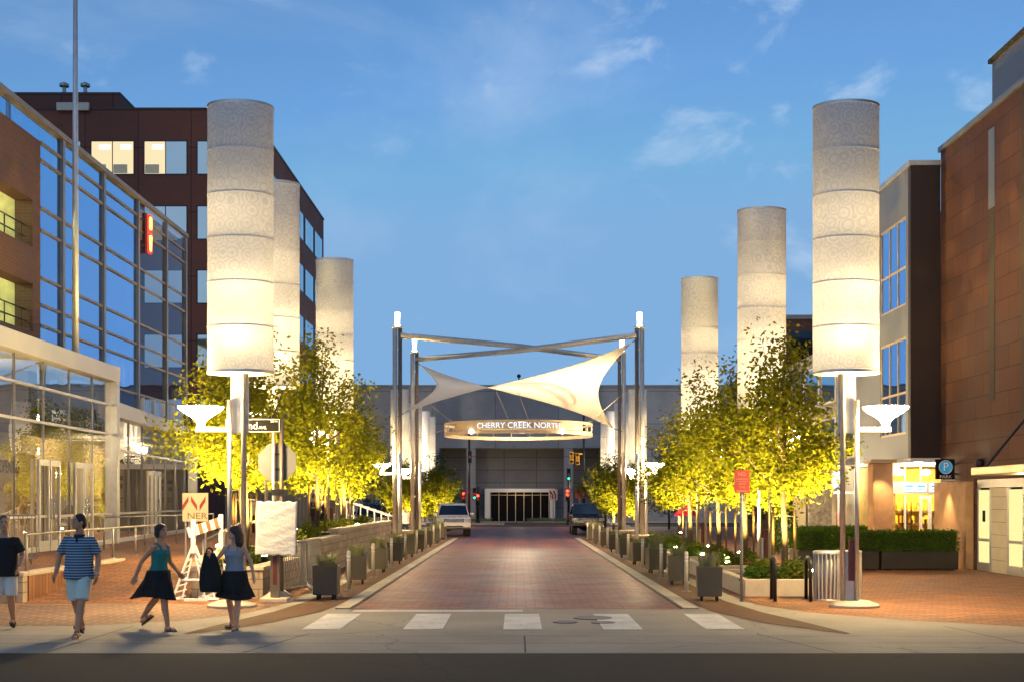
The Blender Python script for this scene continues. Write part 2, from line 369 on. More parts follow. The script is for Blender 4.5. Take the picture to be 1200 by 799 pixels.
def text_obj(name, s, size, m, parent, loc=(0, 0, 0), rz=0, ext=.004, align='CENTER', sx=1., xf=None):
    cu = bpy.data.curves.new(name, 'FONT'); cu.body = s; cu.size = size; cu.extrude = ext; cu.align_x = align; cu.align_y = 'CENTER'; cu.resolution_u = 3
    to = bpy.data.objects.new('tmp', cu); col.objects.link(to)
    dg = bpy.context.evaluated_depsgraph_get(); dg.update()
    me = bpy.data.meshes.new_from_object(to.evaluated_get(dg)); bpy.data.objects.remove(to)
    for v in me.vertices:
        x, y, z = v.co; x *= sx
        v.co = xf(x, y, z) if xf else (x, -z, y)
    me.name = name; me.materials.clear(); me.materials.append(m)
    o = bpy.data.objects.new(name, me); col.objects.link(o)
    if parent: o.parent = parent
    o.location = loc; o.rotation_euler = (0, 0, rz); return o
ORD = ['first', 'second', 'third', 'fourth', 'fifth', 'sixth', 'seventh', 'eighth', 'ninth', 'tenth', 'eleventh']

# ------------------------------------------------------------------ world, sun, camera
w = bpy.data.worlds.new("World"); sc.world = w; w.use_nodes = True
nt = w.node_tree; bg = nt.nodes['Background']
sky = N(nt, 'ShaderNodeTexSky', sky_type='NISHITA', sun_disc=False, sun_elevation=R(20), sun_rotation=R(195))
tint = mixc(nt, 1., sky.outputs[0], (.60, .93, 1.27), 'MULTIPLY')
lim = mixc(nt, 1., tint, (2.0, 3.9, 6.6), 'DARKEN')
tc = N(nt, 'ShaderNodeTexCoord')
def cloud(scale, stretch, lo, hi, seed):
    mp = N(nt, 'ShaderNodeMapping'); mp.inputs['Scale'].default_value = stretch; mp.inputs['Location'].default_value = seed; L(nt, tc.outputs['Generated'], mp.inputs[0])
    n = N(nt, 'ShaderNodeTexNoise', i_Scale=scale, i_Detail=8., i_Roughness=.58, i_Distortion=.4); L(nt, mp.outputs[0], n.inputs['Vector'])
    r = N(nt, 'ShaderNodeMapRange', interpolation_type='SMOOTHSTEP'); r.inputs[1].default_value = lo; r.inputs[2].default_value = hi; L(nt, n.outputs[0], r.inputs[0]); return r.outputs[0]
k1 = cloud(3.2, (1, 1, 2.2), .45, .78, (3.1, 0, 1.7)); k2 = cloud(13., (1, 1, 1.7), .55, .74, (1.2, 4, .3)); k3 = cloud(2.6, (1, 1, 1.5), .44, .6, (7.3, 1, 2.)); k2m = N(nt, 'ShaderNodeMath', operation='MULTIPLY'); L(nt, k2, k2m.inputs[0]); L(nt, k3, k2m.inputs[1]); k2 = k2m.outputs[0]
m1 = N(nt, 'ShaderNodeMath', operation='MULTIPLY'); L(nt, k1, m1.inputs[0]); m1.inputs[1].default_value = .42
m2 = N(nt, 'ShaderNodeMath', operation='MULTIPLY_ADD'); L(nt, k2, m2.inputs[0]); m2.inputs[1].default_value = .6; L(nt, m1.outputs[0], m2.inputs[2])
fin = mixc(nt, m2.outputs[0], lim, (4.6, 6.0, 8.0)); L(nt, fin, bg.inputs[0]); bg.inputs[1].default_value = .095
sun = light('SUN', 'dusk_afterglow', (0, -20, 40), .16, (1., .80, .62)); sun.data.angle = R(50)
sun.rotation_euler = (R(66), 0, R(-12))
cam = bpy.data.cameras.new('camera'); co = bpy.data.objects.new('camera', cam); col.objects.link(co); sc.camera = co
co.location = (0, 0, 2.0); co.rotation_euler = (R(90), 0, 0)
cam.lens = 45; cam.sensor_width = 36; cam.shift_x = -.0042; cam.shift_y = .1554; cam.clip_end = 3000; cam.clip_start = .5
sc.view_settings.view_transform = 'Standard'; sc.view_settings.look = 'None'; sc.view_settings.exposure = .22; sc.view_settings.gamma = 1
sc.render.engine = 'CYCLES'; sc.cycles.use_denoising = True; sc.cycles.max_bounces = 8; sc.cycles.transparent_max_bounces = 12
sc.cycles.sample_clamp_indirect = 6; sc.cycles.caustics_reflective = False; sc.cycles.caustics_refractive = False
sc.cycles.use_light_tree = True

# ------------------------------------------------------------------ ground
sheet('ground', [(-400, -200), (400, -200), (400, 600), (-400, 600)], concrete, 0)
sheet('asphalt_road', [(-90, -40), (90, -40), (90, 16.75), (-90, 16.75)], asphalt, .004)
sheet('cross_street', [(-90, 97), (90, 97), (90, 115), (-90, 115)], asphalt, .004)
sheet('brick_road', [(-3.06, 23.5), (3.1, 23.5), (3.1, 68), (5.4, 72), (5.4, 96.5), (-5.2, 96.5), (-5.2, 72), (-3.06, 68)], pave_road, .004)
RS = [(4.5, 27), (4.6, 24.6), (5.2, 22.9), (6.5, 21.4), (8.5, 19.9), (12, 18.8), (22, 18.5)]
sheet('sidewalk', [(4.45, 96)] + RS + [(22, 96)], pave_side, .004)
sheet('sidewalk', [(-4.4, 96), (-22, 96), (-22, 24.6), (-4.5, 24.6)], pave_side, .004)
sheet('sidewalk_band', [(-4.5, 24.5), (-16, 24.5), (-16, 20.6), (-7, 20.4), (-5.6, 21.2), (-4.8, 22.6)], pave_dark, .004)
def strip(sg, dx):
    inn = [(3.36, 68), (3.36, 25), (3.5, 23), (4.0, 20.9), (4.9, 19.1)]; out = [(5.0, 19.2), (4.72, 20.9), (4.35, 23), (4.12, 25.5), (4.1, 68)]
    sheet('domed_paving_strip', [(sg * x + dx, y) for x, y in inn + out], dome_strip, .008)
    b = MB(); b.bx(*sorted((sg * 3.06 + dx, sg * 3.34 + dx)), 23.6, 68, 0, .028); tag(b.build('kerb', kerbm, bevel=.006), kind='structure')
    b = MB(); b.bx(*sorted((sg * 3.0 + dx, sg * 3.05 + dx)), 23.6, 68, 0, .007); tag(b.build('kerb_gutter', jointm), kind='structure')
strip(1, .02); strip(-1, 0)
for x0, x1 in ((-3.32, -2.73), (-1.755, -1.14), (-.2, .4), (1.35, 1.96), (2.94, 3.54)):
    sheet('crosswalk_marking', [(x0, 19.8), (x1, 19.8), (x1, 22.5), (x0, 22.5)], white_line, .009)
sheet('stop_line_marking', [(-2.95, 22.95), (.12, 22.95), (.12, 23.3), (-2.95, 23.3)], white_line, .009)
for p, q in (((.12, 16.8), (.12, 18.9)), ((-3.6, 16.8), (-3.1, 19.2)), ((4.2, 16.8), (3.6, 19.2)), ((-9, 18.9), (9, 18.85)), ((-9, 17.9), (9, 17.95)), ((-6.2, 16.8), (-6.1, 20.4)), ((7.2, 16.8), (6.8, 20.4))):
    d = (Vector(q) - Vector(p)).normalized() * .012
    sheet('pavement_joint', [(p[0] - d.y, p[1] + d.x), (p[0] + d.y, p[1] - d.x), (q[0] + d.y, q[1] - d.x), (q[0] - d.y, q[1] + d.x)], jointm, .0045)
def manhole(x, y, r, lab):
    b = MB(); b.lathe([(r, .0), (r, .014), (r * .9, .016), (r * .86, .012), (.02, .013)], 28, (x, y, 0)); tag(b.build('manhole_cover', steel_dark), lab, 'manhole cover')
manhole(1.30, 21.75, .33, 'dark round manhole cover on the fourth crosswalk bar from the left')
manhole(1.42, 20.9, .2, 'small dark utility lid within the fourth crosswalk bar')
manhole(.8, 21.0, .2, 'small dark lid on bare concrete between third and fourth crosswalk bars')

# ------------------------------------------------------------------ banner towers
def make_tower(sg, label, loc):
    t = thing('banner_tower', label, 'banner tower', loc, 0, 'lit fabric banner towers lining the street')
    z0, ph, r = 4.42, .817, .615
    def ringpts(rr, z, seg=40): return [(rr * cos(2 * pi * k / seg), rr * .8 * sin(2 * pi * k / seg), z) for k in range(seg)]
    for k in range(6):
        a = z0 + k * ph + .011; e = z0 + (k + 1) * ph - .011
        b = MB(); b.loft([ringpts(r, a), ringpts(r - .004, (a + e) / 2), ringpts(r, e)], cap=False); b.build('fabric_panel', banner_f, t, True)
    def hoop(name, z, h, m):
        b = MB(); b.loft([ringpts(r - .03, z), ringpts(r + .008, z), ringpts(r + .008, z + h), ringpts(r - .03, z + h), ringpts(r - .03, z)], cap=False); b.build(name, m, t)
    hoop('bottom_ring', z0 - .05, .05, alum); hoop('top_ring', z0 + 6 * ph, .045, alum)
    b = MB(); b.loft([ringpts(r - .032, z0 - .045), ringpts(r - .032, z0 - .03)]); b.build('bottom_plate', white_paint, t)
    for k in range(1, 6):
        b = MB(); b.loft([ringpts(r - .02, z0 + k * ph - .010), ringpts(r + .005, z0 + k * ph - .010), ringpts(r + .005, z0 + k * ph + .010), ringpts(r - .02, z0 + k * ph + .010), ringpts(r - .02, z0 + k * ph - .010)], cap=False); b.build('seam_hoop', white_paint, t)
    b = MB(); b.tube([(-sg * .06, 0, .1), (-sg * .06, 0, z0 + 6 * ph - .1)], .05, 12); b.build('mast', steel, t, True)
    b = MB(); b.bx(*sorted((-sg * .14, sg * .19)), .03, .09, 3.26, z0 - .05); b.build('web_panel', alum, t, bevel=.008)
    b = MB(); b.tube([(sg * .20, -.02, .1), (sg * .20, -.02, 3.88)], .042, 12); b.build('lamp_post', steel, t, True)
    b = MB(); b.bx(*sorted((-sg * .02, sg * .18)), .02, .07, .1, 1.05); b.build('service_panel', alum, t, bevel=.006)
    b = MB(); b.bx(*sorted((sg * .05, sg * .165)), -.02, .02, .5, 1.27); b.build('name_panel', maroon, t, bevel=.004)
    b = MB(); b.lathe([(.46, 0), (.46, .05), (.43, .07), (.30, .11), (.28, .125)], 32, (sg * .16, 0, 0)); b.build('footing', cap_stone, t, bevel=.006)
    b = MB(); b.bx(*sorted((sg * .2, sg * .84)), -.05, .01, 3.28, 3.37); b.build('lamp_arm', steel, t, bevel=.006)
    b = MB(); b.lathe([(.06, 0), (.066, .06), (.09, .115), (.14, .165), (.22, .22), (.32, .28), (.395, .345), (.42, .38), (.405, .38), (.31, .295), (.18, .215), (.05, .14)], 32, (sg * .74, -.02, 3.37)); b.build('lamp_bowl', lamp_glow, t, True)
    wl = (1., .74, .38)
    light('POINT', 'banner_lamp_low', (0, -.15, z0 + .62), 31 * B, wl, .12, t)
    light('POINT', 'banner_lamp_mid', (.05, -.05, z0 + 1.5), 42 * B, wl, .3, t)
    light('POINT', 'banner_lamp_top', (0, 0, z0 + 2.9), 24 * B, wl, .15, t)
    return t
B = 1.0
TR = make_tower(1, 'tall lit banner tower at the crosswalk by the silver bins', (6.18, 24.0, 0))
TL = make_tower(-1, 'tall lit banner tower at the crosswalk behind the woman in grey', (-5.17, 24.0, 0))
copy_tree(TL, 'second lit banner tower from the crosswalk along the stone planter wall', (-5.95, 31.5, .4))
copy_tree(TL, 'third lit banner tower from the crosswalk along the stone planter wall', (-5.96, 42.0, .5))
copy_tree(TR, 'second lit banner tower from the crosswalk behind the red no parking sign', (6.25, 32.6, 0))
copy_tree(TR, 'third lit banner tower from the crosswalk near the brown stone building side', (6.1, 42.6, 0))
for i, y in enumerate((85, 97, 106, 113)):
    copy_tree(TL, '%s distant banner tower beyond the steel arch above the white car' % ORD[i], (-7.75, y, 0), skip=('lamp_arm', 'lamp_bowl', 'lamp_post'))
    copy_tree(TR, '%s distant banner tower beyond the steel arch above the black car' % ORD[i], (8.05, y, 0), skip=('lamp_arm', 'lamp_bowl', 'lamp_post'))

# ------------------------------------------------------------------ steel arch, sail, ring sign
AX0, AX1, AY0, AY1 = -5.07, 5.25, 53.5, 62.5
arch = thing('steel_arch', 'four-post brushed steel arch with crossing beams and glowing post tops', 'arch', (0, 58, 0))
for x in (AX0, AX1):
    for y in (AY0, AY1):
        sg = 1 if x > 0 else -1; yy = y - 58
        b = MB(); b.tube([(x, yy, .55), (x, yy, 9.25)], .10, 14); p = b.build('post', steel, arch, True)
        b = MB(); b.tube([(x - sg * .21, yy + .03, .55), (x - sg * .21, yy + .03, 9.2)], .085, 12); b.build('twin_post', steel_dark, arch, True)
        b = MB(); b.lathe([(.12, 9.25), (.12, 9.3), (.09, 9.3), (.11, 9.82), (.06, 9.84)], 16, (x - sg * .1, yy, 0)); b.build('light_cap', cap_glow, arch, True)
        b = MB(); b.box((x - sg * .1, yy, 9.22), (.46, .24, .06)); b.build('cap_plate', steel, arch, bevel=.01)
        b = MB()
        for z in (2.2, 4.2, 6.4, 8.3): b.box((x - sg * .1, yy + .01, z), (.14, .08, .10))
        b.build('spacer', steel, arch, bevel=.01)
        b = MB(); b.bx(x - .14 - .1 * sg, x + .14 - .1 * sg, yy + .1, yy + .13, 1.1, 2.9); b.build('name_panel', maroon, arch)
        b = MB(); b.bx(x - .55, x + .55, yy - .45, yy + .45, 0, .48); q = b.build('plinth', stone_wall, arch, bevel=.02)
        b = MB(); b.bx(x - .6, x + .6, yy - .5, yy + .5, .482, .56); b.build('plinth_cap', cap_stone, q, bevel=.015)
for y0, y1, dz in ((AY0, AY1, 0), (AY1, AY0, -.0)):
    b = MB(); a = Vector((AX0 + .2, y0 - 58, 8.88)); e = Vector((AX1 - .2, y1 - 58, 8.88)); mid = (a + e) / 2 + Vector((0, 0, .1 if y0 == AY0 else -.1))
    b.tube([a, mid, e], .12, 14); b.build('cross_beam', steel, arch, True)
# hypar sail
def sail():
    n = 28; c = {(0, 0): Vector((-4.75, 53.6, 5.62)), (0, 1): Vector((-4.68, 62.4, 8.6)), (1, 0): Vector((4.85, 53.6, 8.62)), (1, 1): Vector((4.75, 62.4, 5.5))}
    b = MB(); V = []
    for i in range(n + 1):
        row = []
        for j in range(n + 1):
            u, v = i / n, j / n
            # concave edges: pull the border towards the centre
            e = .36
            uu = .5 + (u - .5) * (1 - e * 4 * v * (1 - v) * abs(2 * u - 1) ** 1.0 * .62)
            vv = .5 + (v - .5) * (1 - e * 4 * u * (1 - u) * abs(2 * v - 1) ** 1.0 * .62)
            p = c[0, 0] * (1 - uu) * (1 - vv) + c[1, 0] * uu * (1 - vv) + c[0, 1] * (1 - uu) * vv + c[1, 1] * uu * vv
            row.append(b.v(p))
        V.append(row)
    for i in range(n):
        for j in range(n): b.f([V[i][j], V[i + 1][j], V[i + 1][j + 1], V[i][j + 1]])
    o = b.build('shade_sail', sail_f, None, True); s = o.modifiers.new('thick', 'SOLIDIFY'); s.thickness = .012
    tag(o, 'twisted white fabric shade sail stretched between the arch posts', 'shade sail')
    b = MB()
    for k, (x, y, z) in (((0, 0), (AX0, AY0, 5.45)), ((0, 1), (AX0, AY1, 8.75)), ((1, 0), (AX1, AY0, 8.75)), ((1, 1), (AX1, AY1, 5.35))):
        b.tube([c[k], (x, y, z)], .025, 6)
    b.build('corner_cable', steel_dark, o)
sail()
ring = thing('ring_sign', 'round bronze ring sign with lit lettering hung inside the steel arch', 'sign', (.1, 58, 0))
def band(r0, z0, z1, a0, a1, seg, th=.03):
    out = []
    b = MB()
    for k in range(seg + 1):
        a = a0 + (a1 - a0) * k / seg
        out.append([((r0 + d) * sin(a), -(r0 + d) * cos(a), z) for d, z in ((0, z0), (0, z1), (-th, z1), (-th, z0))])
    b.loft(out, cap=abs(a1 - a0) < 6.2); return b
RR = 3.36
band(RR, 5.36, 5.46, -pi, pi, 72, .06).build('upper_hoop', gold_rail, ring)
band(RR, 4.88, 5.04, -pi, pi, 72, .06).build('lower_hoop', gold_rail, ring)
band(RR + .012, 5.06, 5.355, -.98, .98, 40, .02).build('sign_band', gold_rail, ring)
def bend(x, y, z):
    a = x / (RR + .03)
    return ((RR + .022 + z) * sin(a), -(RR + .022 + z) * cos(a), y)
text_obj('lettering', 'CHERRY CREEK NORTH', .345, letter_glow, ring, (0, 0, 5.21), 0, .008, sx=1.02, xf=bend)
b = MB()
for k in range(24):
    a = 2 * pi * k / 24 + .1
    b.tube([((RR - .03) * sin(a), -(RR - .03) * cos(a), 5.0), ((RR - .03) * sin(a), -(RR - .03) * cos(a), 5.38)], .02, 6)
b.build('hoop_post', gold_rail, ring)
for a in (-.68, .62):
    b = MB(); b.ell(((RR - .1) * sin(a), -(RR + .1) * cos(a), 4.98), (.085, .085, .085), 12, 8); q = b.build('spot_lamp', spot_glow, ring, True)
    b = MB(); b.tube([((RR - .1) * sin(a), -(RR - .02) * cos(a), 5.0), ((RR - .1) * sin(a), -(RR + .03) * cos(a), 5.0)], .05, 8); b.build('spot_bracket', black_metal, q)
b = MB()
for x, y, z, a in ((AX0 + .1, AY0, 4.3, -2.4 + 1.3), (AX1 - .1, AY0, 6.9, 1.0), (AX0 + .1, AY1, 7.4, -2.3), (AX1 - .1, AY1, 5.0, 2.4), (-.9, 58, 7.3, -.1), (.1, 58, 7.3, .15)):
    b.tube([(x - .25, y - 58, z), (RR * sin(a), -RR * cos(a), 5.2)], .009, 5)
b.build('stay_cable', galv, ring)
# lights that wash the sail from beside the arch posts and the ring from below
def aim(p, q): return (Vector(q) - Vector(p)).to_track_quat('-Z', 'Y').to_euler()
light('SPOT', 'sail_flood', (4.6, 55.0, 3.2), 3300, (1., .78, .44), .15, None, aim((4.6, 55.0, 3.2), (2.6, 57.4, 7.2)), spot_size=R(95), spot_blend=.8)
light('SPOT', 'sail_flood_left', (-4.6, 61, 3.6), 520, (.92, .85, 1.), .15, None, aim((-4.6, 61, 3.6), (-3, 58, 7)), spot_size=R(90), spot_blend=.8)
light('POINT', 'ring_glow', (.25, 56.2, 3.9), 380, (1., .76, .5), .2)
light('POINT', 'ring_glow_in', (.25, 58.5, 4.5), 380, (1., .76, .5), .2)

def make_lamp(sg, label, loc):
    t = thing('street_lamp', label, 'street lamp', loc, 0, 'bowl lamps standing beside the arch posts')
    b = MB(); b.tube([(0, 0, .02), (0, 0, 3.95)], .075, 12); b.build('post', white_paint, t, True)
    b = MB(); b.lathe([(.16, 0), (.16, .04), (.1, .06)], 16); b.build('base_plate', steel, t)
    b = MB(); b.bx(*sorted((sg * .0, sg * .82)), -.04, .04, 3.05, 3.15); b.build('arm', steel, t, bevel=.01)
    b = MB(); b.lathe([(.06, 0), (.066, .06), (.09, .115), (.14, .165), (.22, .22), (.31, .28), (.37, .345), (.39, .38), (.375, .38), (.30, .295), (.18, .215), (.05, .14)], 24, (sg * .74, 0, 3.15)); b.build('lamp_bowl', lamp_glow, t, True)
    return t
l0 = make_lamp(-1, 'bowl lamp beside the front arch post by the stone planter wall', (-4.85, 53.2, .0))
copy_tree(l0, 'bowl lamp beside the rear arch post by the white car', (-4.75, 62.9, 0))
l1 = make_lamp(1, 'bowl lamp beside the front arch post on the no parking sign side', (5.0, 53.0, 0))
l2 = copy_tree(l1, 'bowl lamp beside the rear arch post near the black car', (6.4, 63.0, 0), pi)

# ------------------------------------------------------------------ trees
def leaf_quad(b, p, s):
    d = Vector((random.gauss(0, 1), random.gauss(0, 1), random.gauss(-.25, .7))).normalized()
    u = d.cross(Vector((random.gauss(0, 1), random.gauss(0, 1), random.gauss(0, 1)))).normalized()
    q = p + d * s
    b.poly([p, p + d * s * .45 + u * s * .27, q, p + d * s * .45 - u * s * .27])
def clump(b, c, r, n, s):
    for _ in range(n):
        v = Vector((random.gauss(0, 1), random.gauss(0, 1), random.gauss(0, 1)))
        v = v.normalized() * r * (random.random() ** .45)
        leaf_quad(b, c + v, s * random.uniform(.7, 1.25))
def make_tree(name, label, loc, H, Rc, seed, lf=None, zb=1.7, nl=88, ls=.125, stakes=True, group='young street trees lit from the ground', dens=1., cone=False):
    random.seed(seed)
    lf = lf or leaf
    t = thing(name, label, 'tree', loc, 0, group)
    wood = MB(); cr = MB()
    top = zb + .35
    wood.tube([(0, 0, 0), (.02, .01, .9), (-.02, .02, zb), (.01, 0, top + .6)], [.085, .07, .062, .045], 9)
    tips = []
    nb = int(13 * dens)
    for i in range(nb):
        a = i * 2.4 + random.uniform(-.3, .3)
        f = (i + .5) / nb
        zs = zb - .1 + random.uniform(0, .7) + f * (H - zb) * .25
        prof = sin(pi * min(1, max(.06, (f * .93 + .1))) ** .8) if not cone else 1 - f * .9
        zt = zb + .15 + f * (H - zb) + random.uniform(-.35, .25)
        rr = Rc * prof * random.uniform(.65, 1.05)
        p0 = Vector((0, 0, zs)); p3 = Vector((cos(a) * rr, sin(a) * rr, zt))
        p1 = p0.lerp(p3, .35) + Vector((cos(a) * .08, sin(a) * .08, -.05)); p2 = p0.lerp(p3, .7) + Vector((random.uniform(-.15, .15), random.uniform(-.15, .15), .1))
        wood.tube([p0, p1, p2, p3], [.034, .026, .017, .006], 6)
        for k in range(4):
            q = p1.lerp(p3, random.uniform(.05, .95)); d = Vector((random.gauss(0, 1), random.gauss(0, 1), random.uniform(-.2, 1.))).normalized() * random.uniform(.35, .75) * Rc / 1.6
            wood.tube([q, q + d * .5 + Vector((0, 0, .04)), q + d], [.012, .008, .003], 4); tips += [q + d, q + d * .55]
        tips += [p3, p2, p1.lerp(p2, .6)]
    for k in range(4):   # upright shoots
        a = random.uniform(0, 6.3); p = Vector((cos(a) * .35, sin(a) * .35, H - .9)); q = p + Vector((cos(a) * .18, sin(a) * .18, random.uniform(.5, 1.15)))
        wood.tube([(0, 0, top + .4), p, q], [.03, .015, .004], 5); tips += [p, p.lerp(q, .5), q]
    for c in tips:
        if c.z < zb - .25: c.z = zb
        clump(cr, c, random.uniform(.26, .55) * Rc / 1.5, int(nl * random.uniform(.7, 1.3) * max(.3, 1.12 - .85 * max(0, (c.z - zb) / (H - zb)))), ls)
    wood.build('trunk', bark, t, True); cr.build('crown', lf, t)
    if stakes:
        for sx in (-.24, .24):
            b = MB(); b.tube([(sx, .05, 0), (sx, .05, 1.55)], .03, 8); q = b.build('stake', wood_stake, t, True)
            b = MB(); b.tube([(sx, .05, 1.4), (0, 0, 1.42)], .012, 6); b.build('tie', black_rubber, q)
    return t
UW = (1., .72, .20)
def make_uplight(label, loc, power, aim=(0, 0), size=95):
    t = thing('ground_uplight', label, 'uplight', loc, 0, 'ground uplights under the street trees')
    b = MB(); b.lathe([(.07, .0), (.075, .13), (.09, .15), (.075, .152), (.07, .13)], 16); b.build('housing', black_metal, t, True)
    b = MB(); b.ell((0, 0, .17), (.065, .065, .035), 14, 8); b.build('lens', uplight_glow, t, True)
    light('SPOT', 'uplight_beam', (0, 0, .24), power, UW, .06, t, (R(180) + aim[1], aim[0], 0), spot_size=R(size), spot_blend=.7)
    return t
T = []
tl = [(-6.2, 29.3, .62, 5.6, 1.65, 'leafy tree lit yellow behind the stop sign back'), (-6.0, 38.5, .95, 6.0, 1.75, 'leafy tree lit yellow beside the third banner tower by the stone planter'), (-6.15, 45.5, 1.0, 5.5, 1.7, 'leafy tree lit yellow at the arch end of the stone planter'), (-7.3, 34, .62, 5.2, 1.6, 'leafy tree lit yellow behind the second banner tower by the terrace'),
      (-8.1, 53.5, .55, 5.8, 1.6, 'leafy tree lit yellow on the terrace behind the planter wall end'), (-8.0, 58.5, .55, 5.8, 1.6, 'leafy tree lit yellow at the far end of the terrace before the low pavilion')]
tr = [(5.97, 28.5, .25, 5.5, 1.55, 'leafy tree lit yellow above the bike racks'), (6.0, 33.6, .25, 5.75, 1.8, 'leafy tree lit yellow behind the red no parking sign'), (6.1, 38.6, .25, 5.4, 1.7, 'leafy tree lit yellow, third from the crosswalk opposite the stone planter'), (6.0, 44.2, .25, 5.0, 1.6, 'leafy tree lit yellow between the third banner tower and the arch')]
P1 = 4900
for i, (x, y, z, H, rc, lab) in enumerate(tl + tr):
    make_tree('street_tree', lab, (x, y, z), H * .93, rc * 1.12, 11 + i)
    s = 1 if x < 0 else -1
    wl = ['by the stop sign tree', 'by the third banner tower tree', 'by the arch end planter tree', 'by the terrace tree', 'by the rear terrace tree', 'by the pavilion tree', 'by the bike rack tree', 'by the no parking sign tree', 'by the third tree opposite the planter', 'by the tree near the arch'][i]
    make_uplight('glaring ground uplight on the street side ' + wl, (x + s * .6, y - .85, z), P1, (R(-14) * s, R(-10)))
    make_uplight('glaring ground uplight on the building side ' + wl, (x - s * .7, y + .35, z), P1 * 1.9, (R(7) * s, R(3)), 62)
far = [(-5.9, 72, 0, 3.9, 1.6, 'small yellow lit tree beyond the arch behind the lamp posts'), (-6.9, 78, 0, 4.2, 1.9, 'small yellow lit tree beside the parked white car'), (-5.2, 84, 0, 4.0, 1.7, 'small yellow lit tree between white car and traffic signals'),
       (5.9, 71, 0, 3.9, 1.7, 'small yellow lit tree beyond the arch by the rear lamp'), (6.0, 79, 0, 4.6, 2.0, 'small yellow lit tree behind the parked black car'), (9.4, 74, 0, 4.4, 1.8, 'small yellow lit tree by the red umbrella')]
for i, (x, y, z, H, rc, lab) in enumerate(far):
    make_tree('street_tree', lab, (x, y, z), H, rc, 40 + i, nl=50, ls=.16, stakes=False, zb=1.4)
    make_uplight('distant ground uplight below the ' + lab.replace('small yellow lit ', ''), (x, y - .7, z), 4200, (0, R(-8)), 110)
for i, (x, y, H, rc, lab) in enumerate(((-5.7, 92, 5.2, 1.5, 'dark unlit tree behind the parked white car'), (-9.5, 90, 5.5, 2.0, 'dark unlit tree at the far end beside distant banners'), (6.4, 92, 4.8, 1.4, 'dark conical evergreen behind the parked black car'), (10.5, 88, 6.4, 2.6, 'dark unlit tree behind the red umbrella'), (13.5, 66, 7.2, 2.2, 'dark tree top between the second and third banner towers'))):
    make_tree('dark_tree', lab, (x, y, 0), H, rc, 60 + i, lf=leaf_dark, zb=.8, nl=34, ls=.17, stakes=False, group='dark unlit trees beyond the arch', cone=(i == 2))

# ------------------------------------------------------------------ planters, bollards
def tuft(b, c, r, n, h, wd=.012):
    for _ in range(n):
        a = random.uniform(0, 6.28); q = r * random.random() ** .5
        p = Vector((c[0] + cos(a) * q, c[1] + sin(a) * q, c[2])); ln = h * random.uniform(.5, 1.1)
        o = Vector((cos(a), sin(a), 0)) * ln * random.uniform(.1, .6); s = Vector((-sin(a), cos(a), 0)) * wd
        m = p + o * .4 + Vector((0, 0, ln * .62)); e = p + o + Vector((0, 0, ln * random.uniform(.75, 1)))
        b.poly([p - s, p + s, m + s * .7, m - s * .7]); b.poly([m - s * .7, m + s * .7, e])
def make_planter(label, loc):
    random.seed(3)
    t = thing('planter', label, 'planter', loc, 0, 'square grey planters on casters along the kerbs')
    b = MB(); h = .24
    b.loft([[(-h, -h, .10), (h, -h, .10), (h, h, .10), (-h, h, .10)], [(-h - .01, -h - .01, .68), (h + .01, -h - .01, .68), (h + .01, h + .01, .68), (-h - .01, h + .01, .68)], [(-h + .03, -h + .03, .68), (h - .03, -h + .03, .68), (h - .03, h - .03, .68), (-h + .03, h - .03, .68)], [(-h + .03, -h + .03, .63), (h - .03, -h + .03, .63), (h - .03, h - .03, .63), (-h + .03, h - .03, .63)]])
    b.build('box', planter_m, t, bevel=.008)
    for x in (-.15, .15):
        for y in (-.15, .15):
            b = MB(); b.tube([(x - .02, y, .05), (x + .02, y, .05)], .05, 14); b.bx(x - .03, x + .03, y - .03, y + .03, .085, .1); b.build('caster', black_rubber, t)
    b = MB(); tuft(b, (0, 0, .63), .19, 420, .34, .006); b.build('ornamental_grass', grass_m, t)
    b = MB(); b.bx(-h + .031, h - .031, -h + .031, h - .031, .6, .632); b.build('soil', soil, t)
    return t
def make_bollard(label, loc):
    t = thing('bollard', label, 'bollard', loc, 0, 'slim light metal bollards between the planters')
    b = MB(); b.tube([(0, 0, 0), (0, 0, .86), (0, 0, .88)], [.043, .043, .03], 16); b.build('post', bollard_m, t, True)
    b = MB(); b.lathe([(.1, 0), (.1, .012), (.045, .016)], 20); b.build('base_flange', galv, t)
    b = MB(); b.lathe([(.046, .66), (.046, .69)], 16, cap=False); b.lathe([(.046, .74), (.046, .77)], 16, cap=False); b.build('reflector_band', white_paint, t)
    return t
SIDE = {-1: 'along the stone wall kerb', 1: 'along the no parking sign kerb'}
pp = bb = None
for sg, y0 in ((-1, 25.9), (1, 25.5)):
    for i in range(9):
        lab = '%s grey wheeled planter from the crosswalk %s' % (ORD[i], SIDE[sg]); lo = (sg * 3.84, y0 + 4.85 * i, .008)
        rz = random.Random(i * 7 + sg).uniform(-.12, .12)
        if pp is None: pp = make_planter(lab, lo)
        else:
            cq = copy_tree(pp, lab, lo, rz); rq = random.Random(i * 13 + sg)
            for ch in cq.children:
                if ch.name.startswith('ornamental'): ch.scale = (rq.uniform(.8, 1.05), rq.uniform(.8, 1.05), rq.uniform(.65, 1.35)); ch.location.z = .63 * (1 - ch.scale[2]); ch.rotation_euler.z = rq.uniform(0, 6)
        lab = '%s slim bollard from the crosswalk %s' % (ORD[i], SIDE[sg]); lo = (sg * 3.72, y0 + 2.5 + 4.85 * i, .008)
        if bb is None: bb = make_bollard(lab, lo)
        else: copy_tree(bb, lab, lo)
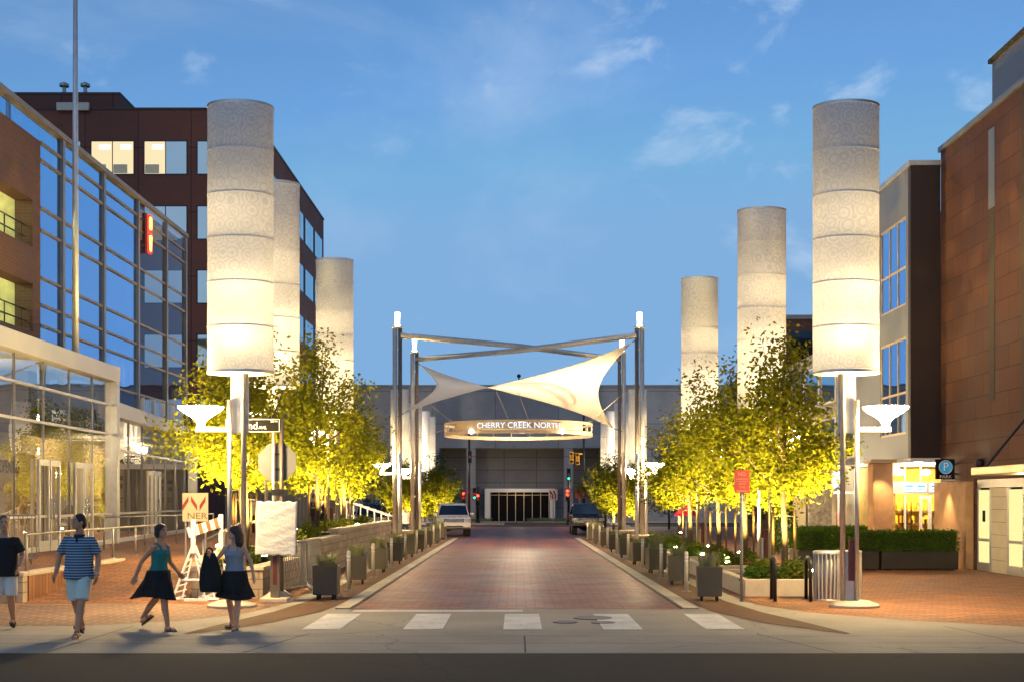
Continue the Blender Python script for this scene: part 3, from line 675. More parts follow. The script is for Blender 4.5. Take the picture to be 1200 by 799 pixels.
#PART2
# ------------------------------------------------------------------ left side: terrace, ramp, planter walls, rails
TZ = .55
b = MB(); b.prism([(-24, 25.2), (-9.6, 25.2), (-9.6, 31.5), (-6.7, 31.5), (-6.7, 62), (-24, 62)], .006, TZ); tag(b.build('terrace', pave_side), kind='structure')
b = MB(); b.loft([[(-9.6, 25.0, .005), (-6.6, 25.0, .005), (-6.6, 25.0, .0), (-9.6, 25.0, .0)], [(-9.6, 31.5, TZ), (-6.6, 31.5, TZ), (-6.6, 31.5, 0), (-9.6, 31.5, 0)]]); tag(b.build('ramp_path', pave_side), kind='structure')
def stone(name, label, segs, cat='stone wall'):
    """segs: (x0,x1,y0,y1,h)"""
    t = thing(name, label, cat, (segs[0][0], segs[0][2], 0)); ox, oy = segs[0][0], segs[0][2]
    b = MB()
    for i, (x0, x1, y0, y1, h) in enumerate(segs): b.bx(x0 - ox, x1 - ox, y0 - oy, y1 - oy, 0, h - .08)
    b.build('masonry', stone_wall, t)
    for i, (x0, x1, y0, y1, h) in enumerate(segs):
        b = MB(); b.bx(x0 - ox - .03, x1 - ox + .03, y0 - oy - (.03 if i == 0 else -.0), y1 - oy - .002, h - .08, h + .001 * i); b.build('coping', cap_stone, t, bevel=.012)
    return t
stone('stone_wall', 'low stone wall edging the raised terrace behind the man in stripes', [(-12.6, -9.62, 24.95, 25.19, TZ + .05), (-9.86, -9.62, 25.2, 31.4, TZ + .04)])
stone('planter_wall', 'long stepped stone planter wall along the kerb under the yellow trees', [(-5.45, -5.15, 26.0, 30.5, .66), (-5.46, -5.16, 30.5, 37.5, 1.0), (-5.47, -5.17, 37.5, 52.8, 1.18), (-6.6, -5.46, 26.0, 26.3, .64), (-6.66, -6.5, 26.31, 52.6, .72)])
for y0, y1, z in ((26.3, 30.5, .56), (30.5, 37.5, .9), (37.5, 52.7, 1.06)):
    b = MB(); b.bx(-6.5, -5.46, y0, y1, .01, z); tag(b.build('planter_soil_ground', soil), kind='structure')
def shrub(label, loc, rx, ry, h, lf, n, ls, group=None, flowers=0):
    t = thing('shrub', label, 'shrub', loc, 0, group); b = MB()
    for _ in range(n):
        v = Vector((random.gauss(0, 1), random.gauss(0, 1), abs(random.gauss(0, 1)))).normalized() * random.uniform(.55, 1.05) * random.choice((1, 1, .8))
        leaf_quad(b, Vector((v.x * rx, v.y * ry, v.z * h)), ls * random.uniform(.7, 1.3))
    b.build('foliage', lf, t)
    b = MB()
    for k in range(7):
        a = k * .9; b.tube([(0, 0, 0), (cos(a) * rx * .6, sin(a) * ry * .6, h * .8)], [.014, .005], 5)
    b.build('stems', bark, t)
    if flowers:
        b = MB()
        for _ in range(flowers):
            a = random.uniform(0, 6.28); q = random.random() ** .5; b.ell((cos(a) * rx * q, sin(a) * ry * q, h * (1.02 - .3 * q)), (.035, .035, .03), 7, 5)
        b.build('blossom', flower_m, t)
    return t
random.seed(21)
for i, (x, y, z, rx, ry, h) in enumerate(((-6.0, 27.2, .56, .42, .5, .32), (-5.85, 29.2, .56, .4, .6, .42), (-5.9, 33.2, .9, .45, .6, .42), (-5.8, 35.6, .9, .4, .55, .5), (-5.9, 40, 1.06, .45, .8, .36), (-5.95, 43.6, 1.06, .45, .8, .36), (-5.9, 49, 1.06, .45, 1., .4))):
    shrub('%s bright green shrub from the crosswalk on top of the stone planter wall' % ORD[i], (x, y, z), rx, ry, h, leaf_shrub, 1100, .09, 'shrubs in the stone planter')
# right beds
def bed(label, x0, x1, y0, y1, h):
    t = thing('planting_bed', label, 'planting bed', (x0, y0, 0), 0, 'stone edged beds along the sidewalk'); X, Y = x1 - x0, y1 - y0
    b = MB(); q = .2
    b.bx(0, X, 0, q, 0, h); b.bx(0, X, Y - q, Y, 0, h); b.bx(0, q, q + .003, Y - q - .003, 0, h); b.bx(X - q, X, q + .003, Y - q - .003, 0, h)
    b.build('stone_edge', cap_stone, t, bevel=.015)
    b = MB(); b.bx(q + .003, X - q - .003, q + .003, Y - q - .003, 0, h - .08); b.build('soil', soil, t)
for i, (y0, y1) in enumerate(((26.6, 30.6), (32.2, 36.2), (37.4, 41.2), (43.2, 47.4), (48.6, 52.5))):
    bed('%s low stone edged planting bed from the crosswalk on the no parking sign side' % ORD[i], 4.75, 6.95 if i == 0 else 6.8, y0, y1, .36)
    for k in range(4):
        x = 5.15 + .38 * (k % 2) + (k > 1) * .55; y = y0 + .6 + (k * 1.3) % 3.0
        shrub('%s shrub of the %s stone edged bed on the no parking sign side' % (ORD[k], ORD[i]), (x, y, .28), .40, .45, .34 + .12 * (k % 2), leaf_shrub if k % 2 else leaf_hedge, 900, .085, 'shrubs in the right beds', 18 if (k == 2 and i < 2) else 0)
def rail(label, pts, h, step, loc=(0, 0, 0), m=None, extra=None):
    m = m or galv
    t = thing('handrail', label, 'handrail', pts[0]); o = Vector(pts[0]); P = [Vector(p) - o for p in pts]
    b = MB(); b.tube([p + Vector((0, 0, h)) for p in P], .024, 8); b.build('top_rail', m, t, True)
    ln = sum((q - p).length for p, q in zip(P, P[1:])); n = max(2, int(ln / step) + 1)
    for k in range(n):
        d = ln * k / (n - 1)
        for p, q in zip(P, P[1:]):
            l = (q - p).length
            if d <= l + 1e-6: c = p.lerp(q, min(1, d / l)); break
            d -= l
        b = MB(); b.tube([c, c + Vector((0, 0, h - .0))], .026, 8); b.tube([c + Vector((0, 0, 0)), c + Vector((0, 0, .012))], .06, 10); b.build('baluster', m, t, True)
    return t
rail('metal handrail climbing the brick ramp from the terrace wall corner', [(-9.72, 25.4, .6), (-9.72, 28.4, .62), (-9.72, 31.3, .62), (-9.72, 34.5, .62)], .72, 1.7)
rail('metal handrail of the brick ramp behind the white barricade', [(-6.75, 27.6, .24), (-6.75, 31.4, .56), (-6.75, 35.5, .56)], .9, 1.9)
rail('metal handrail standing at the foot of the terrace wall', [(-10.25, 24.7, .0), (-10.0, 24.75, 0)], .92, .25)
rail('metal handrail along the storefront terrace beside the glass doors', [(-12.4, 38.5, TZ), (-11.6, 43, TZ), (-11.6, 49, TZ)], .95, 2.2)
st = thing('stair_railing', 'white stair railing on the far end of the terrace', 'railing', (-7.3, 55, .6))
b = MB()
for k in range(7): b.tube([(k * .3, 0, .1), (k * .3, 0, 1.35 - k * .10)], .025, 6); b.tube([(k * .3, 0, 1.35 - k * .1), (k * .3 + .5, 1.6, 1.2 - k * .1)], .022, 6)
b.build('baluster', white_paint, st)
b = MB(); b.tube([(0, 0, 1.36), (1.85, 0, .74)], .03, 8); b.tube([(.0, 0, .8), (1.85, 0, .3)], .02, 8); b.build('top_rail', white_paint, st)

# ------------------------------------------------------------------ storefront (glass pavilion) on the left
def wallseg(p, q):
    """matrix: local x along p->q, local y outward (towards the street), z up"""
    d = Vector((q[0] - p[0], q[1] - p[1], 0)); l = d.length; d.normalize(); n = Vector((d.y, -d.x, 0))
    return Matrix(((d.x, n.x, 0, p[0]), (d.y, n.y, 0, p[1]), (0, 0, 1, 0), (0, 0, 0, 1))), l
sf = thing('storefront', 'two storey glass storefront with pale metal fascia on the terrace', 'storefront')
def storefront(p, q, zt, rails, doors, step, endcol, gm):
    M, l = wallseg(p, q)
    b = MB(); b.bx(0, l, -.03, -.01, TZ, zt - .4, M); b.build('glazing', gm, sf)
    b = MB(); b.bx(-.1, l + .12, -.5, .22, zt - .42, zt + .1, M); b.build('fascia', fascia, sf, bevel=.02)
    b = MB()
    for z in rails: b.bx(.001, l - .001, .002, .07, z - .035, z + .035, M)
    b.bx(0, l, .003, .09, TZ, TZ + .14, M); b.build('transom_rail', alum, sf)
    b = MB(); n = int(l / step)
    for k in range(n + 1): b.bx(k * l / n - .015, k * l / n + .015, -.009, .03, TZ + .15, zt - .43, M)
    b.build('mullion', mullion, sf)
    if endcol:
        b = MB(); b.bx(l - .16, l + .14, -.2, .2, TZ, zt + .12, M); b.build('end_column', alum, sf, bevel=.01)
    for d in doors:
        dr = MB()
        for s in (0, .92):
            dr.bx(d + s, d + s + .09, .03, .12, TZ, TZ + 2.62, M); dr.bx(d + s + .75, d + s + .84, .03, .12, TZ, TZ + 2.62, M)
            dr.bx(d + s + .09, d + s + .75, .031, .119, TZ + 2.44, TZ + 2.62, M); dr.bx(d + s + .09, d + s + .75, .031, .119, TZ, TZ + .3, M)
        o = dr.build('door', alum, sf, bevel=.006)
        h = MB(); h.tube([M @ Vector((d + .8, .16, TZ + .9)), M @ Vector((d + .8, .16, TZ + 1.5))], .018, 8); h.tube([M @ Vector((d + 1.04, .16, TZ + .9)), M @ Vector((d + 1.04, .16, TZ + 1.5))], .018, 8); h.build('handle', chrome, o)
storefront((-13.35, 25.5), (-13.65, 43.3), 6.4, (1.55, 4.22, 5.2), (10.5, 13.6), 2.0, True, glass_store)
storefront((-13.75, 43.7), (-15.4, 61), 5.25, (1.55, 3.75), (6.6,), 2.2, True, glass_store)
b = MB(); b.bx(-22, -13.9, 25.3, 43.4, 6.1, 6.3); b.bx(-22, -15.9, 43.8, 61, 4.9, 5.1); b.build('roof', fascia, sf)
b = MB(); b.bx(-18.3, -18.0, 25.3, 61, TZ, 6.05); b.bx(-18, -13.9, 25.3, 25.5, TZ, 6.05); b.bx(-18, -15.8, 60.6, 60.9, TZ, 4.85); b.build('rear_wall', interior, sf)
b = MB()
for y in (30, 34.5, 39, 48, 53, 57): b.bx(-17.5, -16.4, y, y + .12, 4.78 if y > 43 else 5.6, 4.82 if y > 43 else 5.64)
b.build('ceiling_tube', tube_glow, sf)
for y, z in ((31, 4.6), (37, 4.6), (42, 4.6), (49, 3.9), (55, 3.9)): light('POINT', 'room_lamp', (-16.3, y, z), 700, (1., .80, .46), .3, sf)
# paper posters inside the glass
def poster(label, y0, y1, z0, z1, txt, size, x=-13.75):
    t = thing('window_poster', label, 'poster', (x, (y0 + y1) / 2, 0), 0, 'pale paper posters taped behind the storefront glass')
    b = MB(); b.bx(-.004, .004, (y0 - y1) / 2, (y1 - y0) / 2, z0, z1); b.build('sheet', paper_lit, t)
    if not txt and y1 - y0 < 2:
        b = MB()
        for z, h, a in ((z1 - .45, .16, .7), (z1 - .75, .16, .6), (z1 - 1.15, .05, .75), (z1 - 1.27, .05, .55)): b.bx(.005, .012, -a * (y1 - y0) / 2, a * (y1 - y0) / 2, z, z + h)
        b.build('print_blocks', paper_ink, t)
    for k, s in enumerate(txt):
        text_obj('lettering', s, size, black_rubber, t, (.012, -.35 if s == 'OPENING' else 0, z1 - .4 - k * size * 1.25), R(90), .002, sx=.62)
poster('tall poster reading OPENING in the nearest storefront pane', 33.5, 36.6, TZ + .1, 3.3, ('OPENING',), .5)
poster('blank pale poster next to the OPENING poster', 36.7, 39.0, TZ + .1, 3.2, (), .3)
for i, y in enumerate((44.6, 46.4, 53.0, 55.0, 57.2)):
    poster('%s small notice poster from the tall end column in the lower storefront' % ORD[i], y, y + 1.2, 1.5, 3.2, (), .3, -14.35 - (y - 44) * .098)

# ------------------------------------------------------------------ curtain wall and brick garage above
cw = thing('glass_building', 'blue reflective glass curtain wall building behind the storefront', 'glass building')
GX = -15.0; ys = (40.2, 42.2, 46.4, 50.6, 54.7, 57.9); zr = (5.2, 6.2, 7.5, 8.15, 9.0, 10.5, 11.2, 12.7, 13.25)
b = MB(); b.bx(GX - .04, GX, 40.2, 50.6, 4.5, 13.9); b.bx(GX - .04, GX, 20, 40.19, 13.25, 13.9); b.build('glazing', glass_sky, cw)
b = MB(); b.bx(GX - .04, GX, 50.61, 57.9, 4.5, 13.9); b.bx(GX - 6, GX - .05, 57.86, 57.9, 4.5, 13.9); b.build('clear_glazing', glass_clear, cw)
b = MB()
for z in zr: b.bx(GX + .002, GX + .06, 40.25, 57.9, z - .04, z + .04)
b.bx(GX + .003, GX + .16, 20, 58, 13.86, 14.02); b.build('transom_rail', mat('transom_metal', (.22, .16, .11), .4, .5), cw)
for y in ys[1:]: b = MB(); b.bx(GX - .1, GX + .10, y - .10, y + .10, 4.5, 13.85); b.build('mullion', mullion, cw)
for k in range(4): b = MB(); b.bx(GX + .001, GX + .03, 22 + 4.6 * k - .02, 22 + 2.1 * k + .02, 13.26, 13.85); b.build('mullion', mullion, cw)
b = MB(); b.bx(-24, -15.4, 40.4, 50.4, 4.4, 13.7); b.build('core', interior_dark, cw)
b = MB(); b.bx(-24, -15.3, 20, 57.8, 13.72, 13.84); b.bx(-21, -15.2, 50.5, 57.7, 4.35, 4.45); b.build('roof_slab', fascia, cw)
for k in range(5): b = MB(); b.bx(-14.95, -14.8, 50.9 + 1.5 * k, 50.96 + 1.5 * k, 5.3, 6.1); b.build('parapet_post', white_paint, cw)
bg_ = thing('brick_garage', 'dark red brick parking garage with lit open bays and railings', 'parking garage')
ops = [(y, z) for y in (33.0, 25.0) for z in (9.8, 7.2)]
b = MB()
X0, X1 = -15.5, -14.94
for z0, z1 in ((6.3, 7.2), (8.68, 9.8), (11.26, 13.24)): b.bx(X0, X1, 20, 40.18, z0, z1)
for z0, z1 in ((7.2, 8.68), (9.8, 11.26)):
    for y0, y1 in ((39.55, 40.18), (31.8, 32.9), (23.8, 24.9)): b.bx(X0, X1, y0, y1, z0 + .001, z1 - .001)
b.build('brick_wall', brick_red, bg_)
b = MB(); b.bx(-24, -15.5, 39.7, 40.17, 6.3, 13.2); b.build('end_wall', mat('garage_end_glow_tint', (.55, .52, .34), .8, world=True), bg_)  # yellow-green of the garage lighting put into the end wall colour
b = MB()
for z in (9.35, 12.1): b.bx(-14.939, -14.93, 20, 40.19, z - .02, z + .02)
b.build('control_joint', interior_dark, bg_)
b = MB()
for z in (7.15, 9.75, 12.0): b.bx(-24, -15.51, 20, 39.69, z, z + .15)
b.build('deck', concrete, bg_)
b = MB()
for z in (7.3, 9.9): b.bx(-19.2, -19.1, 20, 39.6, z, z + 2.)
b.build('rear_wall', mat('garage_paint', (.5, .5, .3), .8, world=True), bg_)
b = MB()
for z in (9.6, 11.9):
    for y in (26, 30, 34, 38): b.bx(-17.6, -17.4, y, y + 1.3, z, z + .05)
b.build('ceiling_tube', emis('garage_tube', (.95, 1., .5), 9.), bg_)
for z in (9.2, 11.5): light('POINT', 'deck_lamp', (-17.3, 36.5, z), 300, (.92, 1., .42), .3, bg_)
b = MB()
for z0 in (7.2, 9.8):
    for h in (.35, .7): b.tube([(-15.2, 24.9, z0 + h), (-15.2, 39.55, z0 + h)], .025, 6)
    for k in range(12): b.tube([(-15.2, 25.2 + k * 1.28, z0), (-15.2, 25.2 + k * 1.28, z0 + .7)], .022, 6)
b.build('railing', black_metal, bg_)
fp = thing('flagpole', 'tall pale flagpole rising from the storefront roof', 'flagpole', (-13.95, 40.5, 6.3))
b = MB(); b.tube([(0, 0, 0), (0, 0, 5), (0, 0, 14.2)], [.11, .095, .06], 14); b.build('pole', alum, fp, True)
b = MB(); b.lathe([(.2, 0), (.2, .1), (.13, .16)], 16); b.build('base_collar', alum, fp)
b = MB(); b.ell((0, 0, 14.25), (.1, .1, .1), 12, 8); b.build('finial', gold_rail, fp, True)
ns = thing('neon_sign', 'red glowing projecting neon sign high on the glass building', 'neon sign', (-15.0, 51.0, 11.15), R(75))
b = MB(); b.bx(.02, .3, -.05, .05, 1.0, 1.06); b.bx(.02, .3, -.05, .05, 2.05, 2.11); b.build('bracket', black_metal, ns)
b = MB(); b.bx(.28, .44, -.07, .07, .72, 2.35); b.build('cabinet', maroon, ns, bevel=.01)
def rr(x0, x1, z0, z1, y, nm, m, taper=0):
    b = MB(); c = .06
    P = [(x0 + c + taper, y, z0), (x1 - c - taper, y, z0), (x1 - taper, y, z0 + c), (x1, y, z1 - c), (x1 - c, y, z1), (x0 + c, y, z1), (x0, y, z1 - c), (x0 + taper, y, z0 + c)]
    b.loft([P, [(p[0], y - .03, p[2]) for p in P]]); return b.build(nm, m, ns)
rr(.42, .78, 1.62, 2.32, -.08, 'sign_face', neon_red); rr(.42, .78, .75, 1.58, -.08, 'sign_face', neon_red, .03)
rr(.50, .70, 1.70, 2.24, -.112, 'neon_tube', neon_core); rr(.49, .71, .83, 1.5, -.112, 'neon_tube', neon_core, .045)

# ------------------------------------------------------------------ office building
of = thing('office_building', 'brown panelled office building with ribbon windows behind the glass building', 'office building')
OX, OY, OH = -15.96, 76.0, 25.15
b = MB(); b.bx(-62, OX, OY, 106, 0, OH); b.build('wall', office_panel, of)
b = MB(); b.bx(-62, OX + .06, OY - .06, 106, OH, OH + .12); b.build('parapet_cap', dark_metal_wall, of)
b = MB(); b.bx(-44, -24.2, OY + 2.2, OY + 14, OH + .12, OH + 1.75); b.build('penthouse', office_panel, of)
for x in (-27.9, -26.6): b = MB(); b.tube([(x, OY + 3, OH + 1.7), (x, OY + 3, OH + 2.5)], .12, 8); b.lathe([(.3, 2.35 + OH), (.3, 2.5 + OH), (.1, 2.6 + OH)], 10, (x, OY + 3, 0)); b.build('roof_vent', galv, of)
b = MB(); b.bx(-27.2, -25.3, OY - .3, OY - .1, OH - .1, OH + .35); b.build('roof_bracket', galv, of)
WZ = [(21.35, 23.25), (17.5, 19.4), (13.7, 15.6), (9.9, 11.8), (6.1, 8.0)]
for r_, (z0, z1) in enumerate(WZ):
    for k in range(9):
        x0 = -18.9 - 3.15 * k
        lit = (r_ == 0 and k == 2) or (r_ == 1 and k in (4,)) or (r_ == 2 and k == 3)
        half = (r_ == 0 and k == 1)
        t = thing('tmp', None, None)
        b = MB(); b.bx(x0 - .08, x0 + 2.55, OY - .03, OY - .005, z0 - .08, z1 + .08); fr = b.build('window', black_metal, of)
        bpy.data.objects.remove(t)
        b = MB()
        mid = x0 + 1.235
        for (a0, a1, isl) in ((x0, mid - .03, lit or half), (mid + .03, x0 + 2.47, lit)):
            b = MB(); b.bx(a0, a1, OY - .05, OY - .032, z0, z1)
            b.build('lit_pane' if isl else 'pane', room_glow if isl else glass_blue, fr)
            if isl:
                b = MB(); b.bx(a0 + .45, a1 - .1, OY - .058, OY - .052, z1 - .45, z1 - .2); b.build('ceiling_tube', tube_glow, fr)
                b = MB(); b.bx(a0 + .02, a1 - .35, OY - .056, OY - .051, z0 + .02, z0 + .55); b.build('desk_partition', paper, fr)
    for k in range(6):
        y0 = 78.2 + 4.6 * k
        b = MB(); b.bx(OX + .005, OX + .03, y0 - .1, y0 + 3.7, z0 - .08, z1 + .08); fr = b.build('window', black_metal, of)
        b = MB()
        for s in range(3): b.bx(OX + .032, OX + .05, y0 + s * 1.22, y0 + s * 1.22 + 1.15, z0, z1)
        b.build('pane', glass_blue, fr)
pv = thing('low_pavilion', 'low dark grey pavilion with vertical ribs beyond the terrace', 'pavilion', (-15.0, 66, 0))
b = MB(); b.bx(0, 4.4, 0, 9, 0, 3.6); b.build('wall', grey_paint, pv)
b = MB(); b.bx(-.2, 4.6, -.4, 9, 3.6, 3.85); b.build('roof', fascia, pv)
b = MB()
for k in range(22): b.bx(k * .2, k * .2 + .05, -.05, -.003, .3, 3.5)
b.build('rib_screen', grey_paint, pv)

# ------------------------------------------------------------------ right side: brown stone building, bay, shop
bs = thing('stone_building', 'large brown sandstone building with dark vertical slots', 'stone building')
SX = 13.2
b = MB()
def strip_wall(y0, y1, z0, z1): b.bx(SX, SX + .6, y0, y1, z0, z1)
strip_wall(36.85, 39.8, 0, 12.8); strip_wall(32.9, 33.3, 2.75, 12.8)
b.bx(SX, SX + .6, 33.3, 36.85, 2.62, 12.8); 
for y0, y1 in ((8, 29.5),): strip_wall(y0, y1, 0, 12.8)
b.bx(SX, SX + .6, 29.5, 32.9, 0, 12.8)
b.bx(SX + .6, 34, 39.2, 39.79, 0, 12.75)
b.build('wall', brown_stone, bs)
b = MB()
for y0, z0, z1 in ((35.3, 4.75, 12.0), (33.0, 3.9, 12.79), (30.4, 5, 12.0)): b.bx(SX - .012, SX + .02, y0, y0 + .42, z0, z1)
b.build('slot_shade', interior_dark, bs)  # flat dark strips on the wall stand in for the shade of deep slots
b = MB()
b.bx(SX - .02, SX + .01, 35.28, 35.74, 10.1, 12.3); b.build('slot_panel', zinc, bs)
b = MB(); b.bx(SX - .08, SX + .7, 8, 39.85, 12.8, 12.95); b.build('coping', zinc, bs)
b = MB(); b.bx(14.5, 30, 20, 39.0, 12.96, 15.3); b.build('penthouse', zinc, bs)
b = MB(); b.bx(14.4, 30, 20, 39.1, 15.3, 15.42); b.build('penthouse_coping', interior_dark, bs)
b = MB(); b.bx(12.95, 13.19, 36.9, 39.7, 0, 2.55); b.build('entrance_pier', pier_stone, bs, bevel=.02)
# door set
ds = MB(); ds.bx(SX + .05, SX + .1, 33.35, 36.8, 2.36, 2.6)
for y0, y1 in ((33.35, 33.5), (34.45, 34.6), (35.75, 35.85), (36.7, 36.82)): ds.bx(SX + .05, SX + .12, y0, y1, 0, 2.355)
d0 = ds.build('door_frame', alum, bs, bevel=.006)
b = MB(); b.bx(SX + .06, SX + .09, 34.61, 35.74, .0, 2.35); b.build('door_panel', paper, bs)
for y0, y1 in ((33.51, 34.44), (35.86, 36.69)):
    b = MB(); b.bx(SX + .06, SX + .09, y0, y1, .25, 2.3); g = b.build('door', door_glow, bs)
    b = MB(); b.bx(SX + .02, SX + .055, y0, y1, .85, .93); b.build('push_bar', alum, g); b = MB(); b.bx(SX + .04, SX + .1, y0, y1, .0, .24); b.build('kick_plate', alum, g)
b = MB(); b.bx(SX + .03, SX + .055, 36.17, 36.33, 1.4, 1.72); b.build('notice', sign_black, bs)
b = MB()
for z in (.35, .7, 1.05, 1.4, 1.75, 2.1): b.bx(SX + .052, SX + .0595, 34.63, 35.72, z, z + .012)
b.build('panel_groove', steel_dark, bs)
b = MB(); b.bx(11.9, 13.17, 27, 33.5, 2.66, 2.86); b.build('canopy', gold_rail, bs, bevel=.02)
for y in (27.5, 30.3, 33.0): b = MB(); b.tube([(12.1, y, 2.86), (13.2, y, 4.2)], .035, 8); b.build('tie_rod', black_metal, bs)
b = MB(); b.ell((13.1, 36.2, 3.05), (.13, .13, .14), 14, 8); b.bx(13.08, 13.2, 36.15, 36.25, 3.08, 3.18); b.build('dome_camera', black_metal, bs)
light('SPOT', 'pier_downlight', (12.7, 38.3, 2.62), 300, (1., .70, .32), .05, bs, (0, R(9), 0), spot_size=R(80), spot_blend=.6)
light('POINT', 'entrance_lamp', (12.6, 31.8, 2.5), 45, (1., .72, .36), .15, bs)
# bay
bay = thing('grey_bay', 'grey metal clad bay with tall windows and a dark end wall', 'building bay', (12.26, 39.8, 0))
b = MB(); b.bx(0, .93, 0, .25, 3.33, 12.4); b.build('end_wall', dark_metal_wall, bay)
b = MB()
for z0, z1 in ((3.33, 4.1), (7.15, 8.15), (10.95, 12.4)): b.bx(.0, .25, .252, 6.2, z0, z1)
for z0, z1 in ((4.1, 7.15), (8.15, 10.95)):
    b.bx(.0, .25, .252, .5, z0 + .001, z1 - .001); b.bx(.001, .25, 3.3, 6.2, z0 + .001, z1 - .001)
b.bx(.26, 3, 5.9, 6.2, 3.33, 12.3); b.build('wall', zinc, bay)
b = MB(); b.bx(-.06, 1.0, -.06, 6.2, 12.4, 12.55); b.build('coping', alum, bay)
b = MB(); b.bx(.0, 3, 0, 6.2, 3.2, 3.32); b.build('soffit', white_paint, bay)
for z0, z1 in ((4.1, 7.15), (8.15, 10.95)):
    b = MB(); zm = z0 + (z1 - z0) * .42
    for y in (.5, 1.4, 2.3, 3.24): b.bx(.02, .1, y, y + .06, z0, z1)
    for z in (z0, zm, z1 - .07): b.bx(.021, .099, .561, 3.239, z + .002, z + .068)
    fr = b.build('window', gold_rail, bay)
    b = MB(); b.bx(.05, .06, .56, 3.24, z0, z1); b.build('pane', glass_sky, fr)
for k in range(4):
    b = MB(); b.lathe([(.001, 0), (.1, 0)], 14, (.35 + .45 * k, .5 + .5 * k, 3.19), cap=False); b.lathe([(.1, -.0), (.1, .02)], 14, (.35 + .45 * k, .5 + .5 * k, 3.185), cap=False); b.build('downlight', spot_glow, bay)
light('POINT', 'soffit_lamp', (.6, 1.2, 3.0), 150, (1., .8, .45), .15, bay)
# shop under the bay
sh = thing('corner_shop', 'brightly lit shop front with sign boxes under the grey bay', 'shop')
SY = 42.2
b = MB(); b.bx(12.35, 12.5, SY, 46.4, 0, 3.15); b.bx(12.5, 16, 46.2, 46.4, 0, 3.15); b.bx(12.51, 16, SY + .02, 46.19, 0.005, .02); b.build('interior_wall', mat('shop_paint', (.62, .42, .12), .8, world=True), sh)
b = MB(); b.bx(12.3, 16, SY - .08, SY + .02, 2.22, 2.62); b.build('sign_band', steel, sh)
for x, m in ((12.75, white_box_glow), (13.15, white_box_glow), (13.6, white_box_glow)):
    b = MB(); b.bx(x, x + .34, SY - .12, SY - .082, 2.28, 2.56); q = b.build('light_box', m, sh)
    b = MB(); b.bx(x + .05, x + .29, SY - .126, SY - .122, 2.44, 2.50); b.bx(x + .05, x + .2, SY - .126, SY - .122, 2.35, 2.38); b.build('display_mark', sign_blue, q)
b = MB(); b.bx(13.97, 14.0, SY - .11, SY - .081, 2.25, 2.6); b.build('red_strip', neon_red, sh)
b = MB()
for x in (12.35, 12.78, 13.28, 13.62, 13.9, 14.4): b.bx(x, x + .06, SY - .04, SY + .02, 0, 2.21)
for x in (12.35, 12.78, 13.3, 14.0, 14.6): b.bx(x, x + .05, SY - .04, SY + .02, 2.63, 3.15)
b.bx(12.3, 16, SY - .04, SY + .02, 3.12, 3.19); b.build('window_frame', white_paint, sh)
b = MB(); b.bx(12.42, 16, SY - .01, SY - .0, .1, 2.2); b.bx(12.42, 16, SY - .01, SY - .0, 2.64, 3.11); b.build('pane', glass_lit, sh)
dr = MB(); dr.bx(13.3, 13.36, SY - .07, SY - .042, 0, 2.15); dr.bx(13.55, 13.61, SY - .07, SY - .042, 0, 2.15); dr.bx(13.361, 13.549, SY - .07, SY - .042, 2.05, 2.15); dr.bx(13.361, 13.549, SY - .07, SY - .042, 0, .2); dr.build('door', white_paint, sh)
b = MB()
for z in (.7, 1.15, 1.6): b.bx(13.4, 15.8, 45.6, 46.1, z, z + .04)
b.build('shelf', steel_dark, sh)
b = MB()
for _ in range(40): x = random.uniform(13.45, 15.7); z = random.choice((.74, 1.19, 1.64)); b.bx(x, x + .1, 45.65, 45.9, z + .001, z + random.uniform(.12, .3))
b.build('shelf_goods', [yellow_band], sh)
b = MB(); b.bx(12.62, 12.76, 43.2, 43.3, 1.2, 1.6); b.build('red_display', red_sign, sh)
b = MB()
for x in (12.95, 13.1, 13.25): b.bx(x, x + .035, 43.0, 43.05, .5, 1.7)
b.bx(12.9, 13.3, 43.06, 43.1, 1.2, 1.25); b.build('display_rack', black_metal, sh)
for x in (13.0, 13.9):
    b = MB(); b.ell((x, 43.4, 2.95), (.16, .16, .12), 12, 8); b.build('pendant_lamp', shop_light, sh)
light('POINT', 'shop_lamp', (13.2, 44, 2.8), 220, (1., .74, .30), .2, sh); light('POINT', 'shop_lamp_rear', (14.6, 44.6, 2.6), 220, (1., .74, .30), .2, sh)
cl = thing('stone_column', 'orange lit stone column beside the shop front', 'column', (11.75, 41.3, 0))
b = MB(); b.bx(-.33, .33, -.33, .33, .16, 3.2); b.build('shaft', pier_stone, cl, bevel=.04)
b = MB(); b.bx(-.38, .38, -.38, .38, 0, .16); b.build('base', cap_stone, cl, bevel=.02)
b = MB(); b.bx(-.42, .42, -.42, .42, 3.2, 3.32); b.build('cap_plate', gold_rail, cl, bevel=.01)
light('SPOT', 'column_downlight', (11.6, 40.4, 3.1), 200, (1., .7, .34), .05, None, (R(14), 0, 0), spot_size=R(80), spot_blend=.6)
s2 = thing('rear_shop', 'second lit shop front with a white round sign beyond the stone column', 'shop', (11.0, 46.6, 0))
b = MB(); b.bx(-.2, 1.4, .5, .6, 0, 3.3); b.build('rear_wall', paper, s2)
b = MB()
for x in (-.2, .25, .7, 1.3): b.bx(x, x + .06, 0, .06, 0, 3.3)
b.bx(-.139, 1.3, .01, .05, 2.25, 2.33); b.build('window_frame', white_paint, s2)
b = MB(); b.ell((.35, -.12, 2.75), (.42, .06, .36), 24, 10); q = b.build('round_sign', white_box_glow, s2, True)
b = MB()
for k in range(3): b.bx(.1, .6, -.19, -.176, 2.6 + k * .12, 2.63 + k * .12)
b.build('sign_stripe', red_sign, q)
b = MB(); b.bx(.72, .82, .1, .3, .6, 1.6); b.build('red_display', red_sign, s2); b = MB(); b.ell((.0, .3, 1.25), (.08, .08, .28), 10, 8); b.build('red_display', red_sign, s2)
